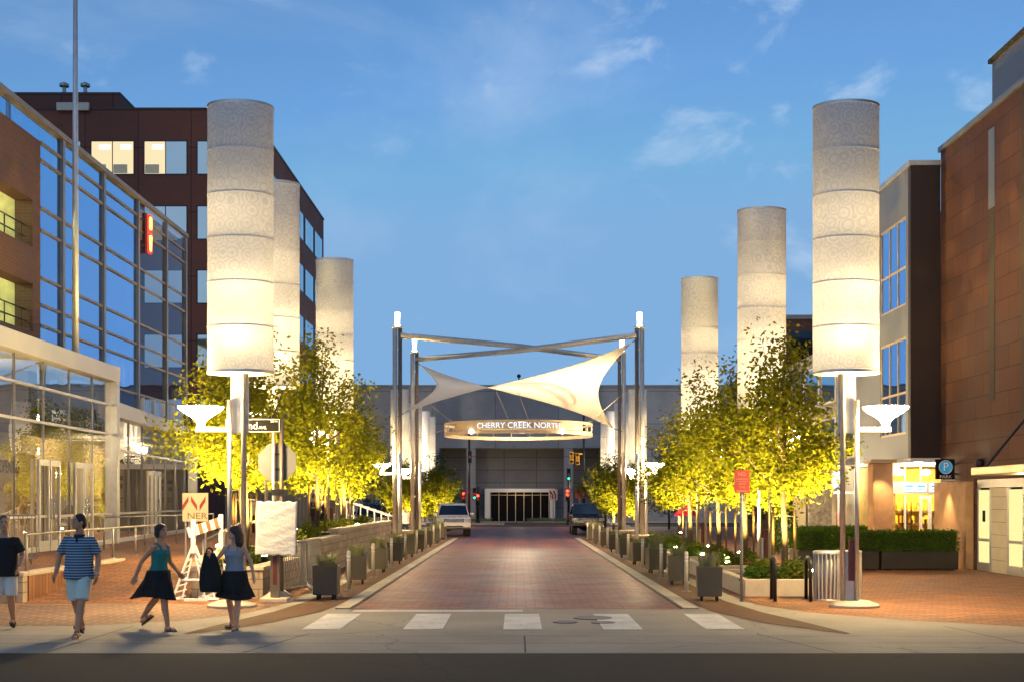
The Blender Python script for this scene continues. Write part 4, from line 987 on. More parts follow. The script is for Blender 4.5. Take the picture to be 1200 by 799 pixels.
light('POINT', 'rear_shop_lamp', (.5, -.5, 2.9), 110, (1., .85, .6), .15, s2)
b = MB(); b.bx(9.95, 10.75, 43.6, 44.2, 0, 3.5); o = b.build('pebble_pillar', pebble_stone, bevel=.02); tag(o, 'grey pebble textured pillar behind the hedge', 'pillar')
b = MB(); b.bx(9.3, 9.9, 43.7, 44.0, 0, 3.4); o = b.build('pale_panel', paper, bevel=.01); tag(o, 'pale flat wall panel beside the pebble textured pillar', 'wall panel')
rb = thing('rear_building', 'grey building with dark windows behind the second right banner tower', 'building', (12.6, 47, 0))
b = MB(); b.bx(0, 14, 0, 15, 0, 8.2); b.build('wall', grey_panel, rb)
for z in (3.6, 5.9):
    for k in range(5):
        b = MB(); b.bx(-.04, -.003, .6 + 2.8 * k, 2.8 + 2.8 * k, z, z + 1.7); fr = b.build('window', white_paint, rb)
        b = MB(); b.bx(-.06, -.042, .7 + 2.8 * k, 2.7 + 2.8 * k, z + .08, z + 1.62); b.build('pane', glass_blue, fr)
        b = MB(); b.bx(-.06, -.042, .7 + 2.8 * k, 2.7 + 2.8 * k, z + 1.64, z + 1.66); b.build('head_trim', alum, fr)
fb = thing('distant_brick_building', 'distant brick and dark glass building between the right banner towers', 'building', (13.0, 63, 0))
b = MB(); b.bx(0, 14, 0, 11, 0, 10.9); b.build('wall', brick_red, fb)
b = MB(); b.bx(-.1, 14, -.1, 11, 10.9, 11.1); b.build('coping', zinc, fb)
for z in (3, 5.8, 8.6):
    b = MB(); b.bx(-.05, -.003, .6, 4.2, z, z + 1.7); b.bx(.5, 3, -.05, -.003, z, z + 1.7); b.build('window', glass_blue, fb)
fw = thing('distant_wall_block', 'low warm brick block behind the trees near the red umbrella', 'building', (16, 80, 0))
b = MB(); b.bx(0, 14, 0, 10, 0, 4.2); b.build('wall', brick_red, fw)
b = MB(); b.bx(-.1, 14, -.1, 10, 4.2, 4.4); b.build('roof', zinc, fw)
b = MB(); b.bx(-.04, -.002, 1, 8, .8, 2.6); b.build('window', glass_blue, fw)

# hedges
def make_hedge(label, loc, ln, rz, seed, part=True):
    random.seed(seed)
    t = thing('hedge_planter', label, 'hedge planter', loc, rz, 'black planter boxes with clipped hedges')
    b = MB(); b.bx(0, ln, 0, .8, .03, .54); b.build('box', hedge_box, t, bevel=.015)
    b = MB()
    for x in (.1, ln - .3): b.bx(x, x + .2, .06, .74, 0, .03)
    b.build('foot', black_rubber, t)
    b = MB(); b.bx(.06, ln - .06, .06, .74, .5, 1.08); b.build('hedge_core', leaf_dark, t)  # solid dark green block filling the hedge behind its leaves
    b = MB()
    for _ in range(int(5200 * ln / 2.2)):
        f = random.random()
        x, y = random.uniform(0, ln), random.uniform(0, .8)
        if f < .36: p = Vector((x, random.gauss(.02, .03), random.uniform(.55, 1.12)))
        elif f < .75: p = Vector((x, y, 1.10 + random.gauss(0, .025) + .025 * sin(x * 7 + y * 4)))
        elif f < .88: p = Vector((random.choice((0, ln)) + random.gauss(0, .03), y, random.uniform(.55, 1.12)))
        else: p = Vector((x, random.gauss(.78, .03), random.uniform(.55, 1.12)))
        leaf_quad(b, p, random.uniform(.04, .075))
    b.build('hedge', leaf_hedge, t)
make_hedge('black planter box with clipped hedge beside the stone entrance pier', (10.45, 36.6, 0), 2.2, 0, 5)
make_hedge('black planter box with clipped hedge behind the right banner tower mast', (9.02, 36.6, 0), 1.36, 0, 6)
make_hedge('black planter box with clipped hedge running back towards the pebble pillar', (9.0, 37.2, 0), 2.4, R(84), 7)
make_hedge('black planter box with clipped hedge farther back near the rear shop', (9.6, 42.4, 0), 2.4, R(8), 8)
ev = MB(); random.seed(4)
for _ in range(3000):
    z = random.random() ** 1.2; a = random.uniform(0, 6.28); r = .62 * (1 - z * .75) * random.uniform(.6, 1.05); leaf_quad(ev, Vector((cos(a) * r, sin(a) * r, .25 + z * 2.1)), .1)
et = thing('evergreen_shrub', 'dark upright evergreen shrub beside the pale wall panel', 'shrub', (8.95, 42.6, 0)); ev.build('foliage', leaf_hedge, et)
b = MB(); b.tube([(0, 0, 0), (0, 0, 1.6)], [.06, .02], 7); b.build('stem', bark, et)

# ------------------------------------------------------------------ mall at the end of the street
ml = thing('shopping_mall', 'wide grey concrete mall facade closing the end of the street', 'mall')
MY = 122
b = MB(); b.bx(-60, -7.3, MY, 150, 0, 12.8); b.bx(8.1, 60, MY, 150, 0, 12.8); b.bx(-7.3, 8.1, MY, 150, 7.0, 12.79); b.build('facade', mall_conc, ml)
b = MB(); b.bx(-60, 60, MY - .15, 150, 12.8, 13.0); b.build('parapet_cap', zinc, ml)
b = MB(); b.bx(-7.3, 8.1, MY + 4, MY + 4.2, 0, 7.0); b.build('recess_wall', mall_wall, ml)
for x in (-4.75, 4.55):
    b = MB(); b.bx(x, x + .85, MY + .1, MY + .9, 0, 6.99); b.build('column', mall_conc, ml)
pt = MB(); pt.bx(-3.05, -2.55, MY + 1.5, MY + 3.9, 0, 2.8); pt.bx(3.25, 3.75, MY + 1.5, MY + 3.9, 0, 2.8); pt.bx(-3.05, 3.75, MY + 1.5, MY + 3.9, 2.801, 3.15)
po = pt.build('entrance_portal', white_paint, ml, bevel=.02)
b = MB(); b.bx(-2.55, 3.25, MY + 2.2, MY + 2.24, 0, 2.8); b.build('door_glass', mat('black_glazing', (.006, .006, .007), .6, spec=.08), po)
b = MB()
for k in range(8): x = -2.5 + k * .81; b.bx(x - .035, x + .035, MY + 2.12, MY + 2.19, 0, 2.79)
b.bx(-2.5, 3.2, MY + 2.13, MY + 2.18, 2.5, 2.56); b.build('door_frame', gold_rail, po)
light('POINT', 'portal_fill', (.3, MY - 1.5, 3.2), 160, (1, .72, .4), .2, ml)  # unseen fill light added before the doors to brighten the white portal
b = MB(); b.tube([(.25, MY + 1, 13.0), (.25, MY + 1, 13.8)], .06, 6); b.ell((.25, MY + 1, 13.95), (.2, .2, .2), 12, 8); b.build('roof_beacon', black_metal, ml)
sheet('plaza', [(-60, 115.2), (60, 115.2), (60, 122), (-60, 122)], pave_side, .006)
b = MB(); b.bx(-60, 60, 115, 115.2, 0, .14); tag(b.build('kerb', kerbm), kind='structure')
b = MB(); b.prism([(-3.2 + 2.2 * cos(a * .35), 106 + .9 * sin(a * .35), 0) for a in range(18)], 0, .12); tag(b.build('median_kerb', kerbm), kind='structure')
for i, (x, n) in enumerate(((-3.6, 700), (2.4, 900), (4.5, 700))):
    b = MB(); tuft(b, (0, 0, 0), 1.0, n, .45, .03); o = b.build('grass_patch', grass_m); o.location = (x, 117.2, 0.006); o.scale = (1.4, .4, 1); tag(o, '%s low grass clump from the left before the mall doors' % ORD[i], 'grass clump')
light('POINT', 'crossing_lamp', (-9, 104, 6.), 1800, (1., .80, .55), .3); light('POINT', 'crossing_lamp', (9, 104, 6.), 1800, (1., .80, .55), .3)

# ------------------------------------------------------------------ signals and road signs
def head(b_parent, x, y, z, lit, m_case=black_metal, face=True):
    b = MB(); b.bx(x - .16, x + .16, y - .12, y + .12, z - .5, z + .5); o = b.build('signal_head', m_case, b_parent, bevel=.02)
    for k, (c, nm) in enumerate(((red_glow, 'red'), (amber, 'amber'), (green_glow, 'green'))):
        zz = z + .32 - k * .32
        g = MB(); g.lathe([(.001, 0), (.11, 0), (.11, .02)], 16, cap=False)
        for v in g.bm.verts: v.co = (x + v.co.x, y - .125 - v.co.z, zz + v.co.y)
        on = lit == nm
        g.build(nm + '_lens', c if on else (black_rubber if nm != 'amber' else amber), o)
        h = MB(); h.tube([(x, y - .12, zz + .0), (x, y - .28, zz + .0)], .125, 12, False); h.build('visor', m_case, o)
def make_signal(label, loc, hpole, heads, arm=None):
    t = thing('traffic_signal', label, 'traffic signal', loc)
    b = MB(); b.tube([(0, 0, 0), (0, 0, hpole)], [.12, .08], 10); b.build('pole', black_metal, t, True)
    b = MB(); b.lathe([(.22, 0), (.2, .3), (.12, .35)], 12); b.build('base', black_metal, t)
    if arm:
        b = MB(); b.tube([(0, 0, arm[1]), (arm[0], 0, arm[1] + .1)], .06, 8); b.build('mast_arm', signal_yellow, t, True)
    for h in heads: head(t, *h)
    return t
make_signal('tall black signal pole with red lights behind the parked white car', (-3.9, 106, 0), 8.6, [(.05, -.2, 5.6, 'none'), (-.45, -.2, 2.25, 'red'), (.45, -.2, 2.55, 'green')])
make_signal('short signal post with a red light left of the mall doors', (-3.3, 110, 0), 3.2, [(0, -.2, 2.1, 'red')])
make_signal('short signal post with a red light between mall doors and black car', (4.25, 104, 0), 4.6, [(-.1, -.2, 2.45, 'red'), (0, -.2, 4.1, 'green')])
make_signal('tall signal pole with a yellow signal on an arm behind the black car', (5.7, 108, 0), 9.6, [(-1.05, -.2, 5.6, 'none', signal_yellow), (-.55, -.2, 5.5, 'none', signal_yellow), (.1, -.2, 3.6, 'none')], (-1.2, 5.9))
light('POINT', 'red_signal_spill', (-3.9, 105.2, 2.3), 60, (1, .05, .03), .1); light('POINT', 'red_signal_spill', (4.1, 103.4, 2.5), 60, (1, .05, .03), .1)
def arrow(b, pts, wd, y):
    for p, q in zip(pts, pts[1:]):
        d = (Vector(q) - Vector(p)).normalized(); n = Vector((-d.y, d.x)) * wd / 2; e = d * wd * .0
        b.poly([(p[0] + n.x, y, p[1] + n.y), (p[0] - n.x, y, p[1] - n.y), (q[0] - n.x, y, q[1] - n.y), (q[0] + n.x, y, q[1] + n.y)])
    p, q = Vector(pts[-2]), Vector(pts[-1]); d = (q - p).normalized(); n = Vector((-d.y, d.x)) * wd * 1.2
    a, c, e = q + n, q - n, q + d * wd * 1.8
    b.poly([(a.x, y - .001, a.y), (c.x, y - .001, c.y), (e.x, y - .001, e.y)])
def road_sign(label, loc, wd, hz, zc, m, draw, ink):
    t = thing('road_sign', label, 'road sign', loc)
    b = MB(); b.tube([(0, 0, 0), (0, 0, zc)], .04, 8); b.build('post', galv, t)
    b = MB(); b.bx(-wd / 2, wd / 2, -.065, -.045, zc - hz / 2, zc + hz / 2); q = b.build('plate', m, t, bevel=.004)
    b = MB(); draw(b); b.build('arrow_marking', ink, q)
    return t
pinkw = mat('pink_lit_sign', (.75, .42, .36), .5)  # white plate; the red light falling on it is put into the pink colour
road_sign('white lane sign with two black turn arrows before the mall doors', (3.2, 111, 0), .75, .95, 2.5, pinkw, lambda b: (arrow(b, [(-.05, 2.15), (-.05, 2.5), (-.2, 2.7)], .09, -.07), arrow(b, [(.2, 2.15), (.2, 2.5), (.08, 2.72)], .09, -.07), arrow(b, [(-.22, 2.3), (-.22, 2.6)], .06, -.0705)), black_rubber)
road_sign('red lane sign with a slashed turn arrow behind the black car', (5.1, 103, 0), .75, .75, 2.55, red_sign, lambda b: (arrow(b, [(.15, 2.35), (.0, 2.55), (-.15, 2.68)], .08, -.07), arrow(b, [(-.25, 2.8), (.15, 2.4)], .06, -.072)), black_rubber)
#PART3
# ------------------------------------------------------------------ foreground signs and furniture
ss = thing('street_sign_post', 'post carrying the street name blade and the grey back of a stop sign', 'sign post', (-4.76, 25.4, 0))
b = MB(); b.tube([(-.06, 0, .1), (-.06, 0, 3.62)], .03, 10); b.build('post', steel, ss, True)
b = MB(); b.tube([(.10, .02, .1), (.10, .02, 3.62)], .04, 10); b.build('post', steel_dark, ss, True)
b = MB(); b.lathe([(.34, 0), (.33, .05), (.16, .17), (.12, .2)], 28); b.build('footing', cap_stone, ss, True)
b = MB(); b.loft([[(.375 * 1.0 * cos(pi / 8 + k * pi / 4) / cos(pi / 8), y, 2.76 + .375 * sin(pi / 8 + k * pi / 4) / cos(pi / 8)) for k in range(8)] for y in (.075, .085)]); o = b.build('stop_sign', grey_paint, ss)
b = MB(); b.bx(-.05, .09, .05, .074, 2.60, 2.64); b.bx(-.05, .09, .05, .074, 2.9, 2.94); b.build('bracket', black_metal, o)
b = MB(); b.bx(-.98, .06, -.05, -.03, 3.37, 3.60); o = b.build('name_blade', sign_black, ss)
b = MB(); b.bx(-.99, .07, -.052, -.028, 3.60, 3.612); b.bx(-.99, .07, -.052, -.028, 3.358, 3.37); b.bx(.06, .072, -.052, -.028, 3.37, 3.6); b.bx(-.99, -.98, -.052, -.028, 3.37, 3.6); b.build('edge_trim', alum, o)
text_obj('lettering', '2nd', .2, sign_white, o, (-.51, -.053, 3.475), 0, .001)
text_obj('lettering', 'AVE.', .085, sign_white, o, (-.26, -.053, 3.44), 0, .001)
text_obj('lettering', '200 N', .055, sign_white, o, (-.04, -.053, 3.565), 0, .001)
b = MB(); b.bx(-.10, .2, -.03, -.0, 2.1, 2.22); b.build('small_plate', black_metal, ss)
# white covered board
bd = thing('covered_board', 'wrinkled white vinyl covered board on a dark post', 'board', (-4.72, 25.1, 0))
def sheetv(x, z): return .0022 * sin(z * 34 + 2.5 * sin(x * 6)) + .002 * sin(z * 57 + x * 12) + .002 * sin(x * 9 - z * 21) + .008 * abs(x - .4)
b = MB(); nx, nz = 26, 34; V = []
for j in range(nz + 1):
    z = .93 + 1.05 * j / nz
    V.append([b.v((-.36 + .80 * i / nx + .012 * (z - 1.4), -.09 + sheetv(i / nx * .8, z), z + .012 * sin(i))) if 0 < i < nx else b.v((-.36 + .80 * i / nx - .03 * (1.9 - z) * (1 if i == 0 else 1), -.07, z)) for i in range(nx + 1)])
for j in range(nz):
    for i in range(nx): b.f([V[j][i], V[j][i + 1], V[j + 1][i + 1], V[j + 1][i]])
o = b.build('vinyl_cover', vinyl, bd, True); s = o.modifiers.new('thick', 'SOLIDIFY'); s.thickness = .02
b = MB(); b.bx(-.34, .42, -.045, -.02, .95, 1.96); b.build('backing', grey_paint, bd)
b = MB(); b.bx(-.10, .08, -.018, .06, .1, 1.9); b.build('post', steel_dark, bd, bevel=.006)
b = MB(); b.bx(-.05, .03, -.024, -.0185, .35, .92); b.build('post_stripe', maroon, bd)
b = MB(); b.bx(-.28, .26, -.2, .24, 0, .1); b.build('foot', cap_stone, bd, bevel=.02)
# no parking sign
npk = thing('no_parking_sign', 'red no parking sign on a slim grey post', 'no parking sign', (4.46, 25.35, 0))
b = MB(); b.tube([(0, 0, 0), (0, 0, 2.55)], .032, 10); b.build('post', galv, npk, True)
b = MB(); b.bx(-.15, .15, -.05, -.035, 2.15, 2.6); q = b.build('plate', red_sign, npk, bevel=.004)
pale = mat('pale_sign_ink', (.8, .42, .30), .5)
for s, z, zz in (('NO', .1, 2.52), ('PARKING', .058, 2.42), ('ANY', .07, 2.33), ('TIME', .06, 2.26)): text_obj('lettering', s, z, pale, q, (0, -.053, zz), 0, .001)
b = MB(); b.bx(-.11, .11, -.0525, -.0505, 2.18, 2.2); b.bx(-.125, .125, -.0525, -.0505, 2.375, 2.382); b.build('sign_line', pale, q)
# P PARK
pk = thing('parking_sign', 'black projecting sign with a blue P disc above PARK', 'parking sign', (12.86, 38.4, 0))
b = MB(); b.bx(-.28, .28, -.06, .06, 2.64, 3.24); b.build('cabinet', sign_black, pk, bevel=.01)
b = MB(); b.tube([(.28, 0, 2.8), (.36, 0, 2.8)], .03, 8); b.tube([(.28, 0, 3.1), (.36, 0, 3.1)], .03, 8); b.build('bracket', black_metal, pk)
def disc(r, y, z, x=0, t=.012, seg=36):
    b = MB(); b.loft([[(x + r * cos(2 * pi * k / seg), yy, z + r * sin(2 * pi * k / seg)) for k in range(seg)] for yy in (y, y - t)]); return b
disc(.205, -.061, 3.0).build('disc_rim', sign_white, pk); q = disc(.19, -.066, 3.0).build('disc', sign_blue, pk)
text_obj('lettering', 'P', .34, sign_white, q, (.0, -.085, 3.0), 0, .002); text_obj('lettering', 'PARK', .13, sign_white, pk, (0, -.064, 2.71), 0, .002, sx=1.15)
# NER sign
ne = thing('banner_sign', 'beige sign with red chevrons reading NER behind the barricade', 'sign', (-6.78, 27.0, .2))
b = MB(); b.bx(-.26, .28, -.01, .01, 1.36, 1.96); q = b.build('plate', sign_beige, ne)
b = MB()
for x0, x1, z0, z1 in ((-.26, -.13, 1.70, 1.9), (-.08, .05, 1.9, 1.7), (.10, .23, 1.7, 1.9)): b.poly([(x0, -.012, z0), (x1, -.012, z1), (x1, -.012, z1 - .12), (x0, -.012, z0 - .12)])
b.build('chevron_mark', sign_brick, q)
text_obj('lettering', 'NER', .19, mat('sign_ink_tan', (.16, .09, .04), .6), q, (.05, -.014, 1.47), 0, .001, sx=1.2)
b = MB(); b.tube([(-.2, .02, 0), (-.2, .02, 1.9)], .02, 8); b.tube([(.22, .02, 0), (.22, .02, 1.9)], .02, 8); b.build('post', galv, ne)
# A-frame barricade
ba = thing('barricade', 'white plastic lattice barricade with orange striped boards', 'barricade', (-6.42, 25.6, 0))
def lattice_leg(x, y, H, W):
    b = MB(); t = .03
    def bar(p, q, r=.026): b.tube([(p[0], y, p[1]), (q[0], y, q[1])], r, 6)
    bar((x - W, .04), (x - .03, H)); bar((x + W, .04), (x + .03, H)); bar((x - W * .55, .04), (x - .0, H - .08), .018); bar((x + W * .55, .04), (x, H - .08), .018)
    n = 9
    for k in range(n):
        f = (k + .4) / n; wl_ = W * (1 - f) + .03 * f; bar((x - wl_, f * H), (x - wl_ * .4, f * H + .06), .014); bar((x + wl_, f * H), (x + wl_ * .4, f * H + .06), .014)
    bar((x - W * .62, H * .38), (x + W * .62, H * .38), .03); bar((x - W - .08, .03), (x - W + .14, .03), .035); bar((x + W - .14, .03), (x + W + .08, .03), .035)
    return b
lattice_leg(0, -.12, 1.1, .42).build('lattice_leg', white_paint, ba); lattice_leg(.42, .35, 1.1, .36).build('lattice_leg', white_paint, ba)
for x, y, z in ((.0, -.16, 1.62), (.44, .32, 1.72)):
    b = MB(); b.bx(x - .045, x + .045, y - .03, y + .03, .95, z); b.build('upright', white_paint, ba, bevel=.01)
Mb = Matrix.Translation((-.1, -.2, 1.36)) @ Matrix.Rotation(math.atan2(.52, .62), 4, 'Z') @ Matrix.Rotation(R(-16), 4, 'Y')
for dx, z, c1 in ((0, 0, orange_band), (.1, -.62, yellow_band)):
    b = MB(); b.bx(0 + dx, .72 + dx, -.012, .012, z - .1, z + .1, Mb); q = b.build('striped_board', white_paint, ba)
    b = MB()
    for k in range(4): b.bx(.06 + k * .18 + dx, .14 + k * .18 + dx, -.016, .016, z - .101, z + .101, Mb)
    b.build('stripe_band', c1, q)
b = MB(); b.bx(-.5, .3, -.19, -.06, 0, .05); b.build('foot_board', white_paint, ba)
# crowd barriers
def make_barrier(label, loc, rz, wd, n=16):
    t = thing('crowd_barrier', label, 'crowd barrier', loc, rz, 'galvanised crowd barriers')
    b = MB(); b.tube([(0, 0, .16), (0, 0, 1.08), (.06, 0, 1.12), (wd - .06, 0, 1.12), (wd, 0, 1.08), (wd, 0, .16), (0, 0, .16)], .021, 8); b.build('frame', galv, t, True)
    b = MB()
    for k in range(1, n): b.tube([(wd * k / n, 0, .17), (wd * k / n, 0, 1.11)], .009, 6)
    b.build('infill_bars', galv, t)
    for x in (.18, wd - .18):
        b = MB(); b.tube([(x, -.34, .02), (x, -.12, .16), (x, .12, .16), (x, .34, .02)], .02, 8); b.build('foot', galv, t, True)
    return t
q0 = make_barrier('crowd barrier against the planter wall nearest the covered board', (-4.98, 26.3, 0), R(74), 1.55)
copy_tree(q0, 'crowd barrier against the planter wall behind the nearer one', (-4.72, 28.0, 0), R(82))
copy_tree(q0, 'crowd barrier on the raised terrace behind the men', (-12.3, 28.5, TZ), R(8))
# bike racks, bins
def make_rack(label, loc):
    t = thing('bike_rack', label, 'bike rack', loc, R(10), 'black hoop bike racks by the first planting bed')
    b = MB(); pts = [(-.10, -.35, 0), (-.10, -.35, .74)] + [(-.10 + .2 * (1 - cos(a * pi / 8)) / 2, -.35 + .7 * (1 - cos(a * pi / 8)) / 2, .74 + .13 * sin(a * pi / 8)) for a in range(1, 8)] + [(.10, .35, .74), (.10, .35, 0)]
    b.tube(pts, .036, 10); b.build('hoop', black_metal, t, True)
    b = MB()
    for p in ((-.10, -.35), (.10, .35)): b.lathe([(.07, 0), (.07, .012), (.04, .016)], 14, (p[0], p[1], 0))
    b.build('foot_flange', black_metal, t)
    return t
k0 = make_rack('black hoop bike rack nearer the red no parking sign', (5.14, 25.6, 0)); copy_tree(k0, 'black hoop bike rack nearer the silver bins', (5.84, 25.6, 0))
def make_bin(label, loc, rz):
    t = thing('litter_bin', label, 'litter bin', loc, rz, 'silver slatted bins beside the right banner tower')
    b = MB(); b.lathe([(.225, .04), (.225, .93)], 20); b.build('liner', steel, t, True)
    b = MB()
    for k in range(20):
        a = 2 * pi * k / 20; b.tube([(.25 * cos(a), .25 * sin(a), .03), (.265 * cos(a), .265 * sin(a), .45), (.26 * cos(a), .26 * sin(a), .95)], .021, 6)
    b.build('slat_shell', alum, t)
    b = MB(); b.lathe([(.28, .94), (.285, .99), (.24, 1.0), (.17, .97)], 24, cap=False); b.lathe([(.27, .0), (.27, .035)], 24); b.build('rim', alum, t, True)
    return t
j0 = make_bin('silver slatted litter bin nearer the bike racks', (6.22, 25.6, 0), 0); copy_tree(j0, 'silver slatted litter bin nearer the banner tower mast', (6.66, 25.75, 0), .4)
# benches behind, umbrella
um = thing('patio_umbrella', 'small red patio umbrella far behind the right trees', 'umbrella', (8.75, 66, 0)); um.scale = (.6, .6, .8)
b = MB(); b.tube([(0, 0, 0), (0, 0, 2.3)], .03, 8); b.build('pole', alum, um)
b = MB(); b.loft([[(r_ * (1 + .12 * cos(6 * a)) * cos(a), r_ * (1 + .12 * cos(6 * a)) * sin(a), z) for a in [2 * pi * k / 36 for k in range(36)]] for r_, z in ((1.0, 1.5), (.62, 1.85), (.3, 2.05), (.06, 2.2))]); b.build('canopy', umbrella_red, um)
b = MB(); b.lathe([(.3, 0), (.3, .06), (.05, .1)], 16); b.build('base', black_metal, um)

# ------------------------------------------------------------------ cars
def make_suv(label, loc, rz, paint, name='suv', rack=True):
    t = thing(name, label, 'car', loc, rz)
    W = .93
    # front at -y ; length 4.8
    lower = [(-2.36, .48), (-2.42, .62), (-2.40, .95), (-2.25, 1.06), (-1.25, 1.14), (2.25, 1.14), (2.40, 1.05), (2.42, .55), (2.34, .42), (-2.2, .40)]
    b = MB(); b.prism_x(lower, -W, W); b.build('body', paint, t, bevel=.07)
    b = MB(); P = lambda y, z, wx: [(-wx, y, z), (wx, y, z)]
    b.loft([[(-W + .04, -1.2, 1.13), (W - .04, -1.2, 1.13), (W - .04, 2.28, 1.13), (-W + .04, 2.28, 1.13)], [(-W + .18, -.45, 1.76), (W - .18, -.45, 1.76), (W - .18, 2.02, 1.76), (-W + .18, 2.02, 1.76)], [(-W + .26, -.25, 1.83), (W - .26, -.25, 1.83), (W - .26, 1.9, 1.83), (-W + .26, 1.9, 1.83)]])
    b.build('cabin', paint, t, bevel=.03)
    def pane(nm, pts): b = MB(); b.poly(pts); o = b.build(nm, glass_car, t); s = o.modifiers.new('t', 'SOLIDIFY'); s.thickness = .01; s.offset = 0; return o
    f = lambda u, v: (u * (W - .09 - .14 * v), -1.2 + .75 * v - .012 - .006, 1.13 + .63 * v + .006)
    pane('windscreen', [f(-1, .08), f(1, .08), f(.98, .92), f(-.98, .92)])
    g = lambda u, v: (u * (W - .11 - .14 * v), 2.28 - .26 * v + .016, 1.13 + .63 * v + .004)
    pane('rear_window', [g(-.95, .12), g(.95, .12), g(.93, .88), g(-.93, .88)])
    for sg in (-1, 1):
        h = lambda y, v: (sg * (W - .04 - .14 * v + .008), y, 1.13 + .63 * v)
        for (ya, yb, yc, yd) in ((-.95, .28, .28, -.40), (.36, 1.25, 1.25, .36), (1.33, 2.1, 1.92, 1.33)):
            pane('side_window', [h(ya, .1), h(yb, .1), h(yc, .88), h(yd, .88)])
        b = MB(); b.ell((sg * (W + .12), -.95, 1.24), (.12, .06, .09), 12, 8); b.build('wing_mirror', paint, t, True)
        for y in (-1.48, 1.45):
            b = MB(); b.tube([(sg * (W - .22), y, .37), (sg * (W + .005), y, .37)], .37, 26); wh = b.build('wheel', black_rubber, t, bevel=.03)
            b = MB(); b.tube([(sg * (W - .05), y, .37), (sg * (W + .012), y, .37)], [.24, .23], 18); b.build('rim', chrome, wh)
            b = MB(); b.tube([(sg * (W - .3), y, .40), (sg * (W + .003), y, .40)], .44, 26); b.build('wheel_arch', black_rubber, t)
        b = MB(); b.bx(*sorted((sg * .62, sg * .90)), -2.44, -2.36, .80, .98); hl = b.build('headlight', head_lens, t, bevel=.02)
        b = MB(); b.bx(*sorted((sg * .905, sg * .94)), -2.42, -2.2, .80, .97); b.build('indicator', amber, t, bevel=.01)
        b = MB(); b.bx(*sorted((sg * .76, sg * .935)), 2.36, 2.44, .85, 1.12); b.build('tail_light', tail_red, t, bevel=.015)
        if rack:
            b = MB(); b.tube([(sg * .6, -.1, 1.83), (sg * .6, -.05, 1.91), (sg * .6, 1.75, 1.91), (sg * .6, 1.8, 1.83)], .02, 8); b.build('roof_rail', black_metal, t)
    b = MB(); b.bx(-.58, .58, -2.445, -2.38, .79, .99); gr = b.build('grille', black_metal, t, bevel=.01)
    b = MB()
    for z in (.83, .89, .95): b.bx(-.57, .57, -2.456, -2.446, z - .012, z + .012)
    b.build('grille_bar', chrome, gr)
    b = MB(); b.bx(-.92, .92, -2.54, -2.40, .50, .70); b.build('front_bumper', paint, t, bevel=.04)
    b = MB(); b.bx(-.92, .92, 2.40, 2.54, .50, .70); b.build('rear_bumper', black_metal, t, bevel=.04)
    b = MB(); b.bx(-.5, .5, -2.552, -2.542, .54, .6); b.build('air_intake', black_rubber, t)
    for y in (-2.556, 2.40): b = MB(); b.bx(-.16, .16, y - .0, y + .035 if y > 0 else y + .012, .60 if y < 0 else .86, .69 if y < 0 else .97); b.build('licence_plate', white_paint, t)
    b = MB(); b.bx(-.18, .18, 2.425, 2.44, 1.0, 1.06); b.build('badge_bar', chrome, t)
    return t
make_suv('white four wheel drive parked facing the camera at the left kerb', (-3.62, 73.2, .006), R(4), car_white)
make_suv('black four wheel drive parked at the right kerb with red tail lights', (4.2, 77.0, .006), 0, car_black)
make_suv('dark car half hidden behind trees beyond the arch on the left', (-8.9, 79, .006), R(4), car_black, 'parked_car', False)

# ------------------------------------------------------------------ people
def bake(mb, name, m, parent, vox, smooth=4, fn=None, cut=None):
    """fuse overlapping volumes into one continuous skin"""
    o = mb.build(name + '_raw', m)
    r = o.modifiers.new('fuse', 'REMESH'); r.mode = 'VOXEL'; r.voxel_size = vox
    s = o.modifiers.new('smooth', 'SMOOTH'); s.iterations = smooth; s.factor = .5
    dg = bpy.context.evaluated_depsgraph_get(); dg.update()
    me = bpy.data.meshes.new_from_object(o.evaluated_get(dg)); old = o.data
    bpy.data.objects.remove(o); bpy.data.meshes.remove(old)
    me.name = name; me.materials.clear()
    ms = m if isinstance(m, (list, tuple)) else [m]
    for x in ms: me.materials.append(x)
    for p in me.polygons:
        p.use_smooth = True
        p.material_index = fn(p.center) if fn else 0
    if cut:
        bm = bmesh.new(); bm.from_mesh(me)
        for co_, no in cut: bmesh.ops.bisect_plane(bm, geom=bm.verts[:] + bm.edges[:] + bm.faces[:], plane_co=co_, plane_no=no, clear_outer=True)
        bm.to_mesh(me); bm.free()
    o = bpy.data.objects.new(name, me); col.objects.link(o); o.parent = parent
    return o
def ering(c, rx, ry, n=20): return [(c[0] + rx * cos(2 * pi * k / n), c[1] + ry * sin(2 * pi * k / n), c[2]) for k in range(n)]
